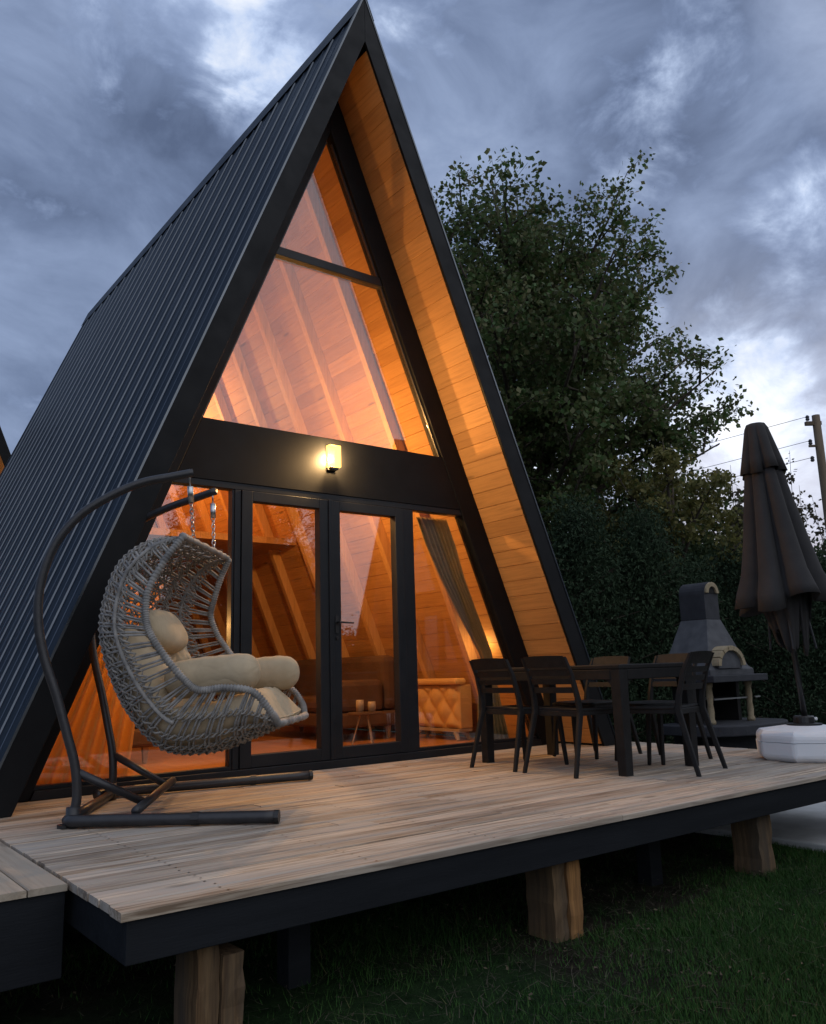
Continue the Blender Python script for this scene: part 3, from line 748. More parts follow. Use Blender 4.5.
def at_(lst, s):
    x = max(0, min(1, s)) * (NR - 1); i = min(int(x), NR - 2); return lst[i].lerp(lst[i + 1], x - i)
def shell(s, th, off=0.):
    """s along the profile 0..1, th across -1..1"""
    r_, p_, h_ = at_(rim_s if th < 0 else rimf_s, s), at_(sp_s, s), at_(hw_s, s).x
    a = th * math.pi / 2
    b = max(0, math.cos(a)) ** .62; v = math.copysign(abs(math.sin(a)) ** .85, th)
    p = r_.lerp(p_, b)
    P = Vector((p.x, h_ * v, p.y))
    if off:
        c = Vector((.12, 0, .95)) if s < .55 else Vector((.2, 0, 1.0))
        P += (c - P).normalized() * off
    return P
# ribs: flat doubled cords radiating from rim to rim
mb = MB(); nrib = 30
jt = random.Random(4)
for i in range(1, nrib):
    s = (i + jt.uniform(-.24, .24)) / nrib; dj = jt.uniform(.0038, .0056)
    for ds in (-dj, dj):
        pts = [shell(s + ds, -1 + 2 * j / 30) for j in range(31)]
        mb.tube(pts, [.0066 + .0016 * math.sin(j * 2.1 + i) for j in range(31)], 5, cap=False)
mb.build('rib_weave', 'ropedark', chair, smooth=True)
mb = MB()
for th in (-.86, -.62, -.43, -.26, -.09, .09, .26, .43, .62, .86):
    for sgn in (1, -1):
        pts = []
        for i in range(0, nrib * 4 + 1):
            s = i / (nrib * 4); zig = [.0, .034, 0., -.034][i % 4] * sgn * (1 + .3 * math.sin(i * 1.3 + th * 9))
            if .012 < s < .992: pts.append(shell(s, th + zig, (.010 if (i % 4) == 0 else (-.010 if i % 4 == 2 else 0)) * sgn))
        mb.tube(pts, .0064 if sgn > 0 else .0054, 5, cap=False)
mb.build('strand_weave', 'rope', chair, smooth=True)
# close diagonal weave across the hood
mb = MB()
for i in range(2, 17):
    for sg in (-1, 1):
        s0 = i / nrib
        mb.tube([shell(s0 + sg * .022 * math.sin(j * .9), -.86 + 1.72 * j / 40, .003) for j in range(41)], .0055, 5, cap=False)
mb.build('hood_weave', 'rope', chair, smooth=True)
# wrapped rim: closed loop
loop = [shell(i / 150, -1) for i in range(151)] + [shell(1, -1 + 2 * j / 14) for j in range(1, 14)] + [shell(1 - i / 150, 1) for i in range(151)] + [shell(0, 1 - 2 * j / 14) for j in range(1, 14)]
dense = []
for i, p in enumerate(loop):
    q = loop[(i + 1) % len(loop)]
    dense += [p, p.lerp(q, .5)]
mb = MB(); mb.tube(dense, [.0185 + .0045 * (1 if (i % 3) == 0 else (0 if i % 3 == 1 else -.6)) for i in range(len(dense))], 8, closed=True)
mb.build('rim', 'ropedark', chair, smooth=True)
# inner ring of the weave (thick band beside the rim)
for sg in (-1, 1):
    MB().tube([shell(.02 + .62 * i / 90, sg * .80, -.004) for i in range(91)], [.011 + .003 * (i % 2) for i in range(91)], 6).build('side_band', 'ropedark', chair, smooth=True)
# chains
mi = Matrix.Translation(O) @ Matrix.Rotation(PHI, 4, 'Z'); mi = mi.inverted()
def link(mb, c, d, rot, ln=.034, wd=.011, r=.0032):
    d = d.normalized(); a = d.orthogonal().normalized(); a = Matrix.Rotation(rot, 3, d) @ a
    pts = []
    for j in range(14):
        t = 2 * math.pi * j / 14
        pts.append(c + d * (ln / 2 * math.cos(t)) + a * (wd * math.sin(t)))
    mb.tube(pts, r, 5, closed=True)
for tip, v in ((TIPF, -.30), (TIPB, .22)):
    a = mi @ (tip + Vector((0, 0, -.005))); b = shell(0, v) + Vector((0, 0, .02))
    d = (b - a)
    p0, p1 = a + d.normalized() * .05, a + d.normalized() * .14
    mb = MB(); mb.tube([a + Vector((0, 0, .05)), a + Vector((0, 0, .0)), p0], .005, 6)
    mb.build('hook', 'chain', chair, smooth=True)
    MB().tube([p0, p1], .017, 12).build('spring', 'chain', chair, smooth=True)
    mb = MB(); n = int((b - p1).length / .026)
    for i in range(n + 1): link(mb, p1.lerp(b, (i + .2) / (n + .4)), d, (i % 2) * math.pi / 2)
    mb.build('chain', 'chain', chair, smooth=True)
# cushions (they rest in the basket)
def shell_cushion(name, s0, s1, t0, t1, gap, thick, label, seed):
    ns, ntt = 48, 48; out = []; inn = []
    for i in range(ns + 1):
        ro_, ri = [], []
        for j in range(ntt + 1):
            a, b = i / ns, j / ntt
            s = s0 + (s1 - s0) * a; th = t0 + (t1 - t0) * b
            ed = (max(0, 1 - (2 * a - 1) ** 6) * max(0, 1 - (2 * b - 1) ** 6)) ** .6
            wr = .018 * mnoise.noise((a * 7 + seed, b * 3, .3)) + .012 * mnoise.noise((a * 3, b * 18, seed)) * ed
            wr -= .016 * max(0, .35 - abs(mnoise.noise((a * 4 + seed, b * 5, 2.)))) / .35 * ed; wr -= .008 * max(0, .3 - abs(mnoise.noise((a * 6, b * 13 + seed, 6.)))) / .3 * ed
            ro_.append(shell(s, th, gap)); ri.append(shell(s, th, gap + .02 + thick * ed + wr))
        out.append(ro_); inn.append(ri)
    mb = MB()
    n2 = (ns + 1) * (ntt + 1)
    vs = [p for r in out for p in r] + [p for r in inn for p in r]
    fs = []
    for i in range(ns):
        for j in range(ntt):
            a = i * (ntt + 1) + j; b = a + ntt + 1
            fs.append((a, a + 1, b + 1, b)); fs.append((n2 + a, n2 + b, n2 + b + 1, n2 + a + 1))
    for i in range(ns):
        a = i * (ntt + 1); b = a + ntt + 1
        fs.append((a, b, n2 + b, n2 + a)); fs.append((a + ntt, n2 + a + ntt, n2 + b + ntt, b + ntt))
    for j in range(ntt):
        fs.append((j, n2 + j, n2 + j + 1, j + 1)); q = ns * (ntt + 1) + j; fs.append((q, q + 1, n2 + q + 1, n2 + q))
    mb.add(vs, fs)
    o = mb.build(name, 'cushion', smooth=True); o.location = O; o.rotation_euler = (0, 0, PHI)
    ring = [inn[i][0].lerp(out[i][0], .15) for i in range(ns + 1)] + [inn[ns][j].lerp(out[ns][j], .15) for j in range(1, ntt)] + [inn[i][ntt].lerp(out[i][ntt], .15) for i in range(ns, -1, -1)] + [inn[0][j].lerp(out[0][j], .15) for j in range(ntt - 1, 0, -1)]
    MB().tube(ring, .006, 6, closed=True).build('piping', 'cushion', o, smooth=True)
    return tag(o, label, 'cushion')
shell_cushion('back_cushion', .33, .61, -.74, .74, .022, .25, 'beige back cushion leaning in the hanging chair under the head pillow', 2.)
shell_cushion('seat_cushion', .60, .962, -.80, .80, .022, .21, 'beige puffy seat cushion in the hanging chair, rounded at the front lip', 5.)
def bolster(p0, p1, r, label, group):
    p0, p1 = Vector(p0), Vector(p1); n = 44
    pts, rr = [], []
    for i in range(n + 1):
        a = i / n; pts.append(p0.lerp(p1, .5 - .5 * math.cos(a * math.pi)))
        x = abs(math.cos(a * math.pi)); rr.append(max(.008, r * (1 - x ** 7 * .98) ** .55 * (1 + .012 * math.sin(i * 1.3))))
    mbb = MB().tube(pts, rr, 28); ax = (p1 - p0).normalized()
    for i_, v_ in enumerate(mbb.v):
        v_ = Vector(v_); cc = p0 + ax * (v_ - p0).dot(ax); rd = v_ - cc
        if rd.length > .03:
            mbb.v[i_] = tuple(cc + rd * (1 + .035 * mnoise.noise((v_.x * 5, v_.y * 7, v_.z * 7 + r * 9)) + .022 * math.sin(11 * math.atan2(rd.z, rd.y)) * max(0, abs(2 * (v_ - p0).dot(ax) / (p1 - p0).length - 1) - .72) / .28 + .02 * mnoise.noise((v_.x * 4, v_.y * 30, v_.z * 30)) ))
    o = mbb.build('bolster_cushion', 'cushion', smooth=True)
    o.location = O; o.rotation_euler = (0, 0, PHI)
    return tag(o, label, 'cushion', group)
bolster((-.12, -.31, .715), (.405, -.31, .765), .105, 'beige bolster cushion along the near arm of the hanging chair', 'bolster cushions')
bolster((-.05, .30, .715), (.50, .30, .755), .105, 'beige bolster cushion along the far arm of the hanging chair', 'bolster cushions')
# head pillow
P = []
for i in range(21):
    row = []
    for j in range(24):
        th = math.pi * i / 20; ph = 2 * math.pi * j / 24
        cx_, sx_ = math.cos(th), math.sin(th)
        sg = lambda v, p: math.copysign(abs(v) ** p, v)
        row.append(Vector((.085 * sx_ * sg(math.sin(ph), .8), .24 * sg(cx_, .7), .135 * sx_ * sg(math.cos(ph), .75) + .006 * mnoise.noise((cx_ * 3, math.cos(ph) * 2, 1)))))
    P.append(row)
rot = Matrix.Rotation(R(-32), 3, 'Y')
P = [[rot @ p + Vector((-.235, -.03, 1.005)) for p in r] for r in P]
o = MB().grid(P, closev=True).build('head_pillow', 'cushion', smooth=True); o.location = O; o.rotation_euler = (0, 0, PHI)
tag(o, 'plump beige head pillow at the top of the hanging chair cushions', 'pillow')

# ------------------------------------------------------------------ dining table and chairs
tb = thing('dining_table', 'charcoal resin dining table with square legs on the deck', 'table', (1.335, -1.45, 0))
TX, TY = .42, .73
MB().box(-TX, -TY, .705, TX, TY, .738).build('tabletop', 'plastic', tb, bevel=.008)
ap = MB()
for s in (-1, 1):
    ap.box(-TX + .085, s * (TY - .012) - .011, .635, TX - .085, s * (TY - .012) + .011, .7045)
    ap.box(s * (TX - .012) - .011, -TY + .085, .635, s * (TX - .012) + .011, TY - .085, .7045)
ap.build('apron', 'plastic', tb, bevel=.004)
for sx_ in (-1, 1):
    for sy_ in (-1, 1):
        x, y = sx_ * (TX - .047), sy_ * (TY - .047); m_ = MB()
        def ring(z, a): return [(x + i * a, y + j * a, z) for i, j in ((-1, -1), (1, -1), (1, 1), (-1, 1))]
        m_.grid([ring(0, .036), ring(.60, .042), ring(.66, .0425), ring(.7045, .0425)], closev=True); m_.add(ring(0, .036), [(3, 2, 1, 0)])
        # curved haunches into the apron
        for ax in (0, 1):
            sgn = -sx_ if ax == 0 else -sy_
            pr = [(.0, .60), (.0, .7045), (.07, .7045), (.07, .635), (.045, .630), (.022, .618), (.008, .60)]
            if ax == 0: m_.prism([(x + sgn * (.0426 + a), z) for a, z in pr][::(1 if sgn > 0 else -1)], y + sy_ * .02 - .016, y + sy_ * .02 + .016)
            else: m_.prism([(y + sgn * (.0426 + a), z) for a, z in pr][::(1 if sgn > 0 else -1)], x + sx_ * .02 - .016, x + sx_ * .02 + .016, 'yz')
        m_.build('leg', 'plastic', tb, bevel=.006)
CG = 'charcoal garden chairs round the table'
def make_chair():
    t = thing('garden_chair', '', 'chair', (0, 0, 0), 0, CG)
    # seat: slightly dished, slatted look
    m_ = MB()
    P = []
    for i in range(13):
        a = i / 12; row = []
        for j in range(11):
            b = j / 10 * 2 - 1; wv = .215 - .012 * (1 - a)
            row.append((.03 + .42 * a, b * wv, .445 - .014 * (1 - b * b) * math.sin(a * math.pi) - .012 * max(0, a - .85) / .15))
        P.append(row)
    m_.grid(P); o = m_.build('seat', 'plastic', t, smooth=True)
    q = o.modifiers.new('t', 'SOLIDIFY'); q.thickness = .022; q.offset = -1
    rl = MB()
    rl.box(.03, -.205, .395, .43, -.185, .428); rl.box(.03, .185, .395, .43, .205, .428); rl.box(.425, -.184, .395, .445, .184, .425); rl.box(.02, -.184, .39, .042, .184, .428)
    rl.build('seat_frame', 'plastic', t, bevel=.005)
    for s in (-1, 1):
        # rear leg and back post: one sweeping member
        pts = [(-.105, s * .235, 0, .024, .030), (-.045, s * .222, .22, .028, .036), (.010, s * .209, .42, .030, .044), (.000, s * .203, .52, .028, .040), (-.045, s * .198, .68, .026, .034), (-.105, s * .194, .80, .022, .028)]
        m_ = MB(); P = []
        for x, y, z, w1, w2 in pts: P.append([(x - w2 / 2, y - w1 / 2, z), (x + w2 / 2, y - w1 / 2, z), (x + w2 / 2, y + w1 / 2, z), (x - w2 / 2, y + w1 / 2, z)])
        m_.grid(P, closev=True); m_.add(P[0], [(3, 2, 1, 0)]); m_.add(P[-1], [(0, 1, 2, 3)])
        m_.build('rear_leg', 'plastic', t, bevel=.006)
        MB().bar((.415, s * .195, .425), (.455, s * .222, 0), .036, .036, .025, .025, side=(1, 0, 0)).build('front_leg', 'plastic', t, bevel=.006)
    m_ = MB()
    zs = [(.552, .592), (.612, .650), (.670, .708), (.728, .806)]
    for z0, z1 in zs:
        P = []
        for j in range(13):
            b = j / 12 * 2 - 1
            xx_ = lambda z: (.000 - .105 * ((z - .52) / .28) ** 1.25) - .020 * (1 - b * b)
            top = z1 + (.006 * (1 - b * b) if z1 > .8 else 0)
            P.append([(xx_(z0) - .006, b * .186, z0), (xx_(z0) + .006, b * .186, z0), (xx_(top) + .006, b * .182, top), (xx_(top) - .006, b * .182, top)])
        m_.grid(P, closev=True); m_.add(P[0], [(0, 1, 2, 3)]); m_.add(P[-1], [(3, 2, 1, 0)])
    m_.build('backrest', 'plastic', t)
    return t
ch0 = make_chair()
spots = [(.75, -1.16, 0, 'charcoal garden chair nearest the cabin doors, on the left of the table'),
         (.76, -1.72, 0, 'charcoal garden chair left of the table, beside the near table leg'),
         (1.44, -2.36, R(104), 'charcoal garden chair at the near end of the table, in front of the barbecue'),
         (2.07, -1.08, R(180), 'charcoal garden chair across the table, on the side away from the lamp, nearer the cabin'),
         (2.08, -1.74, R(180), 'charcoal garden chair across the table, half hidden behind the end chair')]
for i, (x, y, a, lb) in enumerate(spots):
    o = ch0 if i == 0 else copy_tree(ch0)
    o.location = (x, y, 0); o.rotation_euler = (0, 0, a + R([0, 1.5, -2, 2, -1.5][i])); o['label'] = lb

# ------------------------------------------------------------------ garden barbecue
bq = thing('garden_barbecue', 'grey concrete barbecue fireplace with arched hood and chimney beyond the deck', 'barbecue', (4.47, -.55, GZ))
bo = Vector((4.47, -.55, GZ))
def bb(mb, *a): return mb.box(a[0] - bo.x, a[1] - bo.y, a[2] - bo.z, a[3] - bo.x, a[4] - bo.y, a[5] - bo.z)
bb(MB(), 4.08, -.80, GZ - .05, 4.86, -.28, .0).build('base', 'bbqdark', bq, bevel=.01)
# counter slab with rounded front
poly = []
for i in range(13):
    a = math.pi + math.pi * i / 12; poly.append((4.50 + .74 * math.cos(a), -.80 + .36 * math.sin(a)))
poly = [(3.80, -.25), (3.75, -.80)] + poly[1:-1] + [(5.24, -.80), (5.22, -.25)]
MB().prism([(x - bo.x, y - bo.y) for x, y in poly], .001 - bo.z, .105 - bo.z, 'xy').build('counter', 'bbqdark', bq, bevel=.012)
bb(MB(), 4.12, -.33, .106, 4.82, -.28, .53).build('back_wall', 'soot', bq)
bb(MB(), 4.08, -.62, .106, 4.14, -.335, .53).build('side_wall', 'soot', bq); bb(MB(), 4.80, -.62, .106, 4.86, -.335, .53).build('side_wall', 'soot', bq)
for x in (4.07, 4.80):
    MB().lathe([(.042, 0), (.042, .03), (.03, .05), (.036, .12), (.028, .2), (.036, .28), (.03, .36), (.042, .385), (.042, .422)], 14, (x - bo.x, -.765 - bo.y, .107 - bo.z)).build('pillar', 'stone', bq, smooth=True)
gm = MB(); bb(gm, 4.145, -.77, .345, 4.795, -.755, .36)
for i in range(16): bb(gm, 4.16 + i * .041, -.754, .35, 4.167 + i * .041, -.34, .356)
gm.build('grill', 'chain', bq)
MB().box(4.90 - bo.x, -.78 - bo.y, .345 - bo.z, 5.0 - bo.x, -.76 - bo.y, .36 - bo.z).build('grill_handle', 'chain', bq)
bb(MB(), 3.86, -.97, .53, 4.87, -.24, .60).build('mantel', 'bbqdark', bq, bevel=.008)
hd = MB()
def ringb(x0, y0, x1, y1, z): return [Vector((x0, y0, z)) - bo, Vector((x1, y0, z)) - bo, Vector((x1, y1, z)) - bo, Vector((x0, y1, z)) - bo]
rs_ = [ringb(3.98, -.86, 4.79, -.27, .602), ringb(3.98, -.86, 4.79, -.27, .655), ringb(4.01, -.83, 4.74, -.28, .69), ringb(4.31, -.66, 4.57, -.33, 1.19)]
hd.grid(rs_, closev=True); hd.add(rs_[0], [(3, 2, 1, 0)]); hd.add(rs_[-1], [(0, 1, 2, 3)])
hd.build('hood', 'bbqgrey', bq, bevel=.006)
# arched gable on the hood front
ga = MB(); pts = [(4.12, .668)] + [(4.33 - .21 * math.cos(math.pi * i / 16), .69 + .17 * math.sin(math.pi * i / 16)) for i in range(17)] + [(4.54, .668)]
ga.prism([(x - bo.x, z - bo.z) for x, z in pts], -.875 - bo.y, -.60 - bo.y); ga.build('arch_panel', 'bbqgrey', bq)
ar = MB(); nst = 7
for i in range(nst):
    a0 = math.pi * (i + .04) / nst; a1 = math.pi * (i + .96) / nst; q = []
    for (r_o, aa) in ((1, [a0 + (a1 - a0) * j / 4 for j in range(5)]), (0, [a1 + (a0 - a1) * j / 4 for j in range(5)])):
        for a in aa:
            rx, rz = (.25, .21) if r_o else (.20, .16)
            q.append((4.33 - rx * math.cos(a) - bo.x, .69 + rz * math.sin(a) - bo.z))
    ar.prism(q, -.905 - bo.y, -.70 - bo.y)
ar.build('arch_stones', 'stone', bq, bevel=.004)
cm = MB(); pts = [(4.31, 1.192), (4.31, 1.46)] + [(4.44 - .13 * math.cos(math.pi * i / 12), 1.47 + .13 * math.sin(math.pi * i / 12)) for i in range(13)] + [(4.57, 1.46), (4.57, 1.192)]
cm.prism([(x - bo.x, z - bo.z) for x, z in pts], -.655 - bo.y, -.335 - bo.y); cm.build('chimney', 'bbqdark', bq, bevel=.004)
ca = MB(); q = [(4.44 - .12 * math.cos(math.pi * i / 14) - bo.x, 1.475 + .12 * math.sin(math.pi * i / 14) - bo.z) for i in range(15)] + [(4.44 + .072 * math.cos(math.pi * i / 14) - bo.x, 1.475 + .072 * math.sin(math.pi * i / 14) - bo.z) for i in range(15)]
ca.prism(q, -.68 - bo.y, -.656 - bo.y); ca.build('chimney_arch', 'stone', bq, bevel=.003)
MB().prism([(4.44 - .07 * math.cos(math.pi * i / 14) - bo.x, 1.476 + .07 * math.sin(math.pi * i / 14) - bo.z) for i in range(15)], -.662 - bo.y, -.6555 - bo.y).build('smoke_outlet', 'soot', bq)

# ------------------------------------------------------------------ parasol and its base
UB = Vector((2.60, -2.53, 0))
pb = thing('umbrella_stand', 'white faceted plastic parasol base with black collar on the deck corner', 'parasol stand', UB)
def octo(r, z, n=8, ph=.26): return [(r * math.cos(ph + 2 * math.pi * i / n) , r * math.sin(ph + 2 * math.pi * i / n), z) for i in range(n)]
m_ = MB(); P = [octo(.325, .002), octo(.365, .03), octo(.37, .135)]
m_.grid(P, closev=True); m_.add(P[0], [tuple(range(7, -1, -1))]); m_.add(P[-1], [tuple(range(8))]); m_.build('lower_shell', 'white', pb, bevel=.02)
m_ = MB(); P = [octo(.363, .139), octo(.367, .185), octo(.335, .218), octo(.14, .246)]
m_.grid(P, closev=True); m_.add(P[0], [tuple(range(7, -1, -1))]); m_.add(P[-1], [tuple(range(8))]); m_.build('upper_shell', 'white', pb, bevel=.02)
m_ = MB(); m_.lathe([(.125, .247), (.125, .258), (.078, .262), (.075, .305), (.068, .314), (.034, .314)], 20); m_.build('collar', 'black', pb, smooth=False)
m_ = MB(); m_.tube([(.07, -.03, .285), (.105, -.045, .288)], .012, 8); m_.build('screw', 'chain', pb)
pr = thing('parasol', 'closed taupe parasol hanging in folds, standing in the white base', 'parasol', UB + Vector((0, 0, .313)))
LEAN = Vector((-.25, -.01, 2.30))
pr_ax = lambda z: Vector((LEAN.x * z / 2.30, LEAN.y, z))
MB().tube([pr_ax(-.25), pr_ax(2.2)], .021, 12).build('pole', 'black', pr, smooth=True)
def folded(z_list, nfold, seed, jag):
    P = []; q = random.Random(seed); ph = [q.uniform(-.25, .25) for _ in range(nfold)]; dr_ = [q.uniform(0, 1) for _ in range(nfold)]
    n = nfold * 8
    for (z, r, am) in z_list:
        row = []
        for i in range(n):
            a = 2 * math.pi * i / n; kf = int(i / 8) % nfold; u = (i % 8) / 8
            fold = math.cos(u * 2 * math.pi) * .5 + .5
            rr = r * (1 - am + am * fold ** .8) * (1 + .06 * math.sin(a * 2 + seed + z * 2))
            b = a + .22 * am * math.sin(u * 2 * math.pi + ph[kf]) + ph[kf] * am * .3
            zz_ = z - (jag * (r / .35) ** 2 * (.45 * fold + .55 * dr_[kf]) if am > .2 else 0) * (1 if (z, r, am) == z_list[-1] else (.4 if (z, r, am) == z_list[-2] else 0))
            c = pr_ax(z); row.append((c.x + rr * math.cos(b), c.y + rr * math.sin(b), zz_))
        P.append(row)
    return P
def cone_rows(rows, nf, seed, drop):
    # gathered cloth: nf broad flat folds with sharp valleys, the hem hanging at uneven heights
    q = random.Random(seed); ph = [q.uniform(-.2, .2) for _ in range(nf)]; dp = [q.uniform(.0, 1) for _ in range(nf)]; n = nf * 10; P = []
    for ri, (z, r, am) in enumerate(rows):
        row = []; last = ri / (len(rows) - 1)
        for i in range(n):
            kf = i // 10; u = (i % 10) / 10; a = 2 * math.pi * i / n
            val = abs(2 * u - 1) ** 2.5
            rr = r * (1 - am * val) * (1 + .05 * math.sin(2 * a + seed) + .03 * mnoise.noise((a * 2, z * 3, seed)))
            b = a + ph[kf] * .35 * am + .10 * am * (u - .5) + .12 * last
            zz_ = z - drop * last ** 4 * (dp[kf] * (1 - .6 * val) + .3 * val)
            c = pr_ax(z); row.append((c.x + rr * math.cos(b), c.y + rr * math.sin(b), zz_))
        P.append(row)
    return P
m_ = MB(); m_.grid(cone_rows([(2.15, .06, .15), (2.02, .110, .22), (1.80, .150, .30), (1.55, .196, .36), (1.30, .245, .40), (1.10, .290, .40), (.98, .345, .38), (.92, .372, .36)], 7, 5, .16), closev=True)
o = m_.build('canopy', 'canvas', pr, smooth=True); o.modifiers.new('t', 'SOLIDIFY').thickness = .004
m_ = MB(); m_.grid(cone_rows([(2.262, .015, .0), (2.255, .07, .05), (2.22, .088, .10), (2.10, .118, .22), (1.98, .148, .30), (1.89, .172, .34)], 7, 5, .05), closev=True)
o = m_.build('top_vent', 'canvas', pr, smooth=True); o.modifiers.new('t', 'SOLIDIFY').thickness = .004
for ang, r_t, wd, zb in ((3.55, .24, .30, .46), (4.75, .20, .16, .44), (5.6, .24, .20, .56), (2.6, .25, .26, .62), (1.2, .22, .3, .5), (.2, .24, .2, .6)):
    P = []
    for i in range(9):
        t_ = i / 8; z = 1.0 + (zb - 1.0) * t_; rr = r_t * .8 * (1 - .42 * t_); ww = wd * (1 - .72 * t_); row = []
        for j in range(9):
            b = ang + (j / 8 - .5) * ww / max(rr, .08); cc = pr_ax(z); r3 = rr * (1 + .16 * math.cos(j * 1.7 + ang))
            row.append((cc.x + r3 * math.cos(b), cc.y + r3 * math.sin(b), z + (.04 * abs(j / 8 - .5) * 2 if i == 8 else 0)))
        P.append(row)
    o = MB().grid(P).build('hanging_fold', 'canvas', pr, smooth=True); o.modifiers.new('t', 'SOLIDIFY').thickness = .004
for i in range(4):
    a = i * 1.57 + .5; c0, c1 = pr_ax(1.6), pr_ax(.50)
    MB().tube([c0 + Vector((.05 * math.cos(a), .05 * math.sin(a), 0)), c1 + Vector((.16 * math.cos(a), .16 * math.sin(a), 0))], .009, 6).build('rib', 'tube', pr)

# ------------------------------------------------------------------ utility pole and wires
UPx = Vector((15.6, 3.3, GZ))
up = thing('utility_pole', 'weathered wooden utility pole at the right edge behind the parasol', 'utility pole', UPx)
MB().tube([(0, 0, -.2), (.02, 0, 3.5), (.0, 0, 6.95)], [.115, .105, .09], 12).build('pole', 'polewood', up, smooth=True)
m_ = MB(); m_.bar((-.22, .16, 6.75), (.08, -.06, 6.75), .09, .09); m_.bar((-.20, .15, 6.2), (.05, -.04, 6.2), .05, .05); m_.build('crossarm', 'polewood', up)
for z in (6.95, 6.36, 5.95):
    MB().lathe([(.03, 0), (.05, .03), (.035, .06), (.05, .09), (.025, .13)], 10, (-.17, .12, z - .13)).build('insulator', 'bbqgrey', up)
for i, (z, lb) in enumerate(((6.92, 'thin overhead wire, uppermost of three leaving the utility pole'), (6.33, 'thin overhead wire, middle of three leaving the utility pole'), (5.92, 'thin overhead wire, lowest of three leaving the utility pole'))):
    a = UPx + Vector((-.17, .12, z)); b = Vector((-6, 52, z - 1.2)); pts = []
    for j in range(25):
        t = j / 24; p = a.lerp(b, t); p.z -= 1.6 * 4 * t * (1 - t); pts.append(p)
    o = MB().tube(pts, .0065, 5).build('overhead_wire', 'bbqgrey'); tag(o, lb, 'wire', 'overhead wires')

# ------------------------------------------------------------------ trees
def leaves_mesh(name, pts, nrm, size, mat, parent, seed, aspect=.75):
    """pts (n,3), one bent leaf (4-gon) each"""
    rs = np.random.RandomState(seed); n = len(pts)
    d = rs.normal(size=(n, 3)); d[:, 2] -= .35; d /= np.linalg.norm(d, axis=1)[:, None]
    nn = rs.normal(size=(n, 3)) * .8 + nrm; sd_ = np.cross(d, nn); sd_ /= np.linalg.norm(sd_, axis=1)[:, None] + 1e-9
    s = size * rs.uniform(.6, 1.35, n)[:, None]
    V = np.zeros((n, 4, 3))
    V[:, 0] = pts; V[:, 1] = pts + d * s * .5 + sd_ * s * aspect * .5; V[:, 2] = pts + d * s; V[:, 3] = pts + d * s * .45 - sd_ * s * aspect * .5
    F = np.arange(n * 4).reshape(n, 4)
    return fast_mesh(name, V.reshape(-1, 3), F, mat, parent)
def broadleaf(label, loc, H, Rc, zc, mat, seed, nlimb=26, nsub=7, ntw=5, nleaf=55, leaf=.12, group='garden trees', zlow=.25, flat=.55, spread=.34):
    """tapered trunk, limbs aimed at an ellipsoid envelope, twigs with leaves"""
    t = thing('leafy_tree', label, 'tree', loc, 0, group)
    q = random.Random(seed); rs = np.random.RandomState(seed)
    tr = MB(); tp = [Vector((q.uniform(-.12, .12) * i, q.uniform(-.12, .12) * i, H * .82 * i / 6 - (.1 if i == 0 else 0))) for i in range(7)]
    r0_ = H * .022; tr.tube(tp, [r0_ * (1.25 if i == 0 else 1 - .14 * i) for i in range(7)], 10); tr.build('trunk', 'bark', t, smooth=True)
    lm = MB(); Lp = []
    for i in range(nlimb):
        u = (i + .5) / nlimb; zt = zc - (H - zc) * .0
        el = math.asin(max(-.85, min(1, -.62 + 1.6 * u)))
        az = i * 2.39996 + q.uniform(-.3, .3)
        rad = q.uniform(.80, 1.0)
        tip = Vector((Rc * rad * math.cos(el) * math.cos(az), Rc * rad * math.cos(el) * math.sin(az), zc + (H - zc) * rad * math.sin(el)))
        if tip.z > zc + (H - zc) * .75: tip.x *= .9; tip.y *= .9; tip.z = zc + (H - zc) * (.75 + (rad * math.sin(el) - .75) * .6)
        if tip.z < zlow * H: tip.z = zlow * H + q.uniform(0, .4)
        hz = max(.12, min(.95, (tip.z / H) * .75 - .08)) ; b = tp[0].lerp(tp[-1], min(1, hz / .82)); b = Vector((0, 0, hz * H)) * .5 + b * .5
        mid = b.lerp(tip, .5) + Vector((0, 0, .10 * (tip - b).length * q.uniform(-.3, 1)))
        pts = [b, mid, tip]; rr = r0_ * .32
        lm.tube(catmull(pts, 4), [rr * (1 - .85 * j / 8) for j in range(9)], 6)
        cp = catmull(pts, 6)
        for s_ in range(nsub):
            f = .35 + .65 * (s_ + q.random()) / nsub; p = cp[min(len(cp) - 1, int(f * (len(cp) - 1)))]
            dv = Vector((q.gauss(0, 1), q.gauss(0, 1), q.gauss(.1, .55))).normalized() + (tip - b).normalized() * .7
            e2 = p + dv.normalized() * Rc * q.uniform(.12, spread)
            lm.tube([p, p.lerp(e2, .5) + Vector((0, 0, .03)), e2], [rr * .3, rr * .2, rr * .08], 4, cap=False)
            for w_ in range(ntw):
                g_ = .3 + .7 * (w_ + q.random()) / ntw; p2 = p.lerp(e2, g_)
                dv2 = Vector((q.gauss(0, 1), q.gauss(0, 1), q.gauss(.05, flat))).normalized()
                e3 = p2 + dv2 * Rc * q.uniform(.07, .17)
                lm.tube([p2, e3], [rr * .09, rr * .04], 3, cap=False)
                Lp.append((p2, e3))
    lm.build('limbs', 'bark', t, smooth=True)
    A = np.array([p for p, _ in Lp]); B = np.array([p for _, p in Lp])
    idx = np.repeat(np.arange(len(A)), nleaf); f = rs.uniform(.05, 1.12, len(idx))[:, None]
    pts = A[idx] + (B[idx] - A[idx]) * f + rs.normal(scale=Rc * .034, size=(len(idx), 3)) * np.array([1, 1, .7])
    leaves_mesh('crown', pts, np.array([0, 0, 1.]), leaf, mat, t, seed)
    return t
def px(x, y, d):
    dr = fw + r2 * ((x - 413) / f_px) - u2 * ((y - 512) / f_px); return C + dr * d
p = px(520, 440, 16.5); p.z = GZ
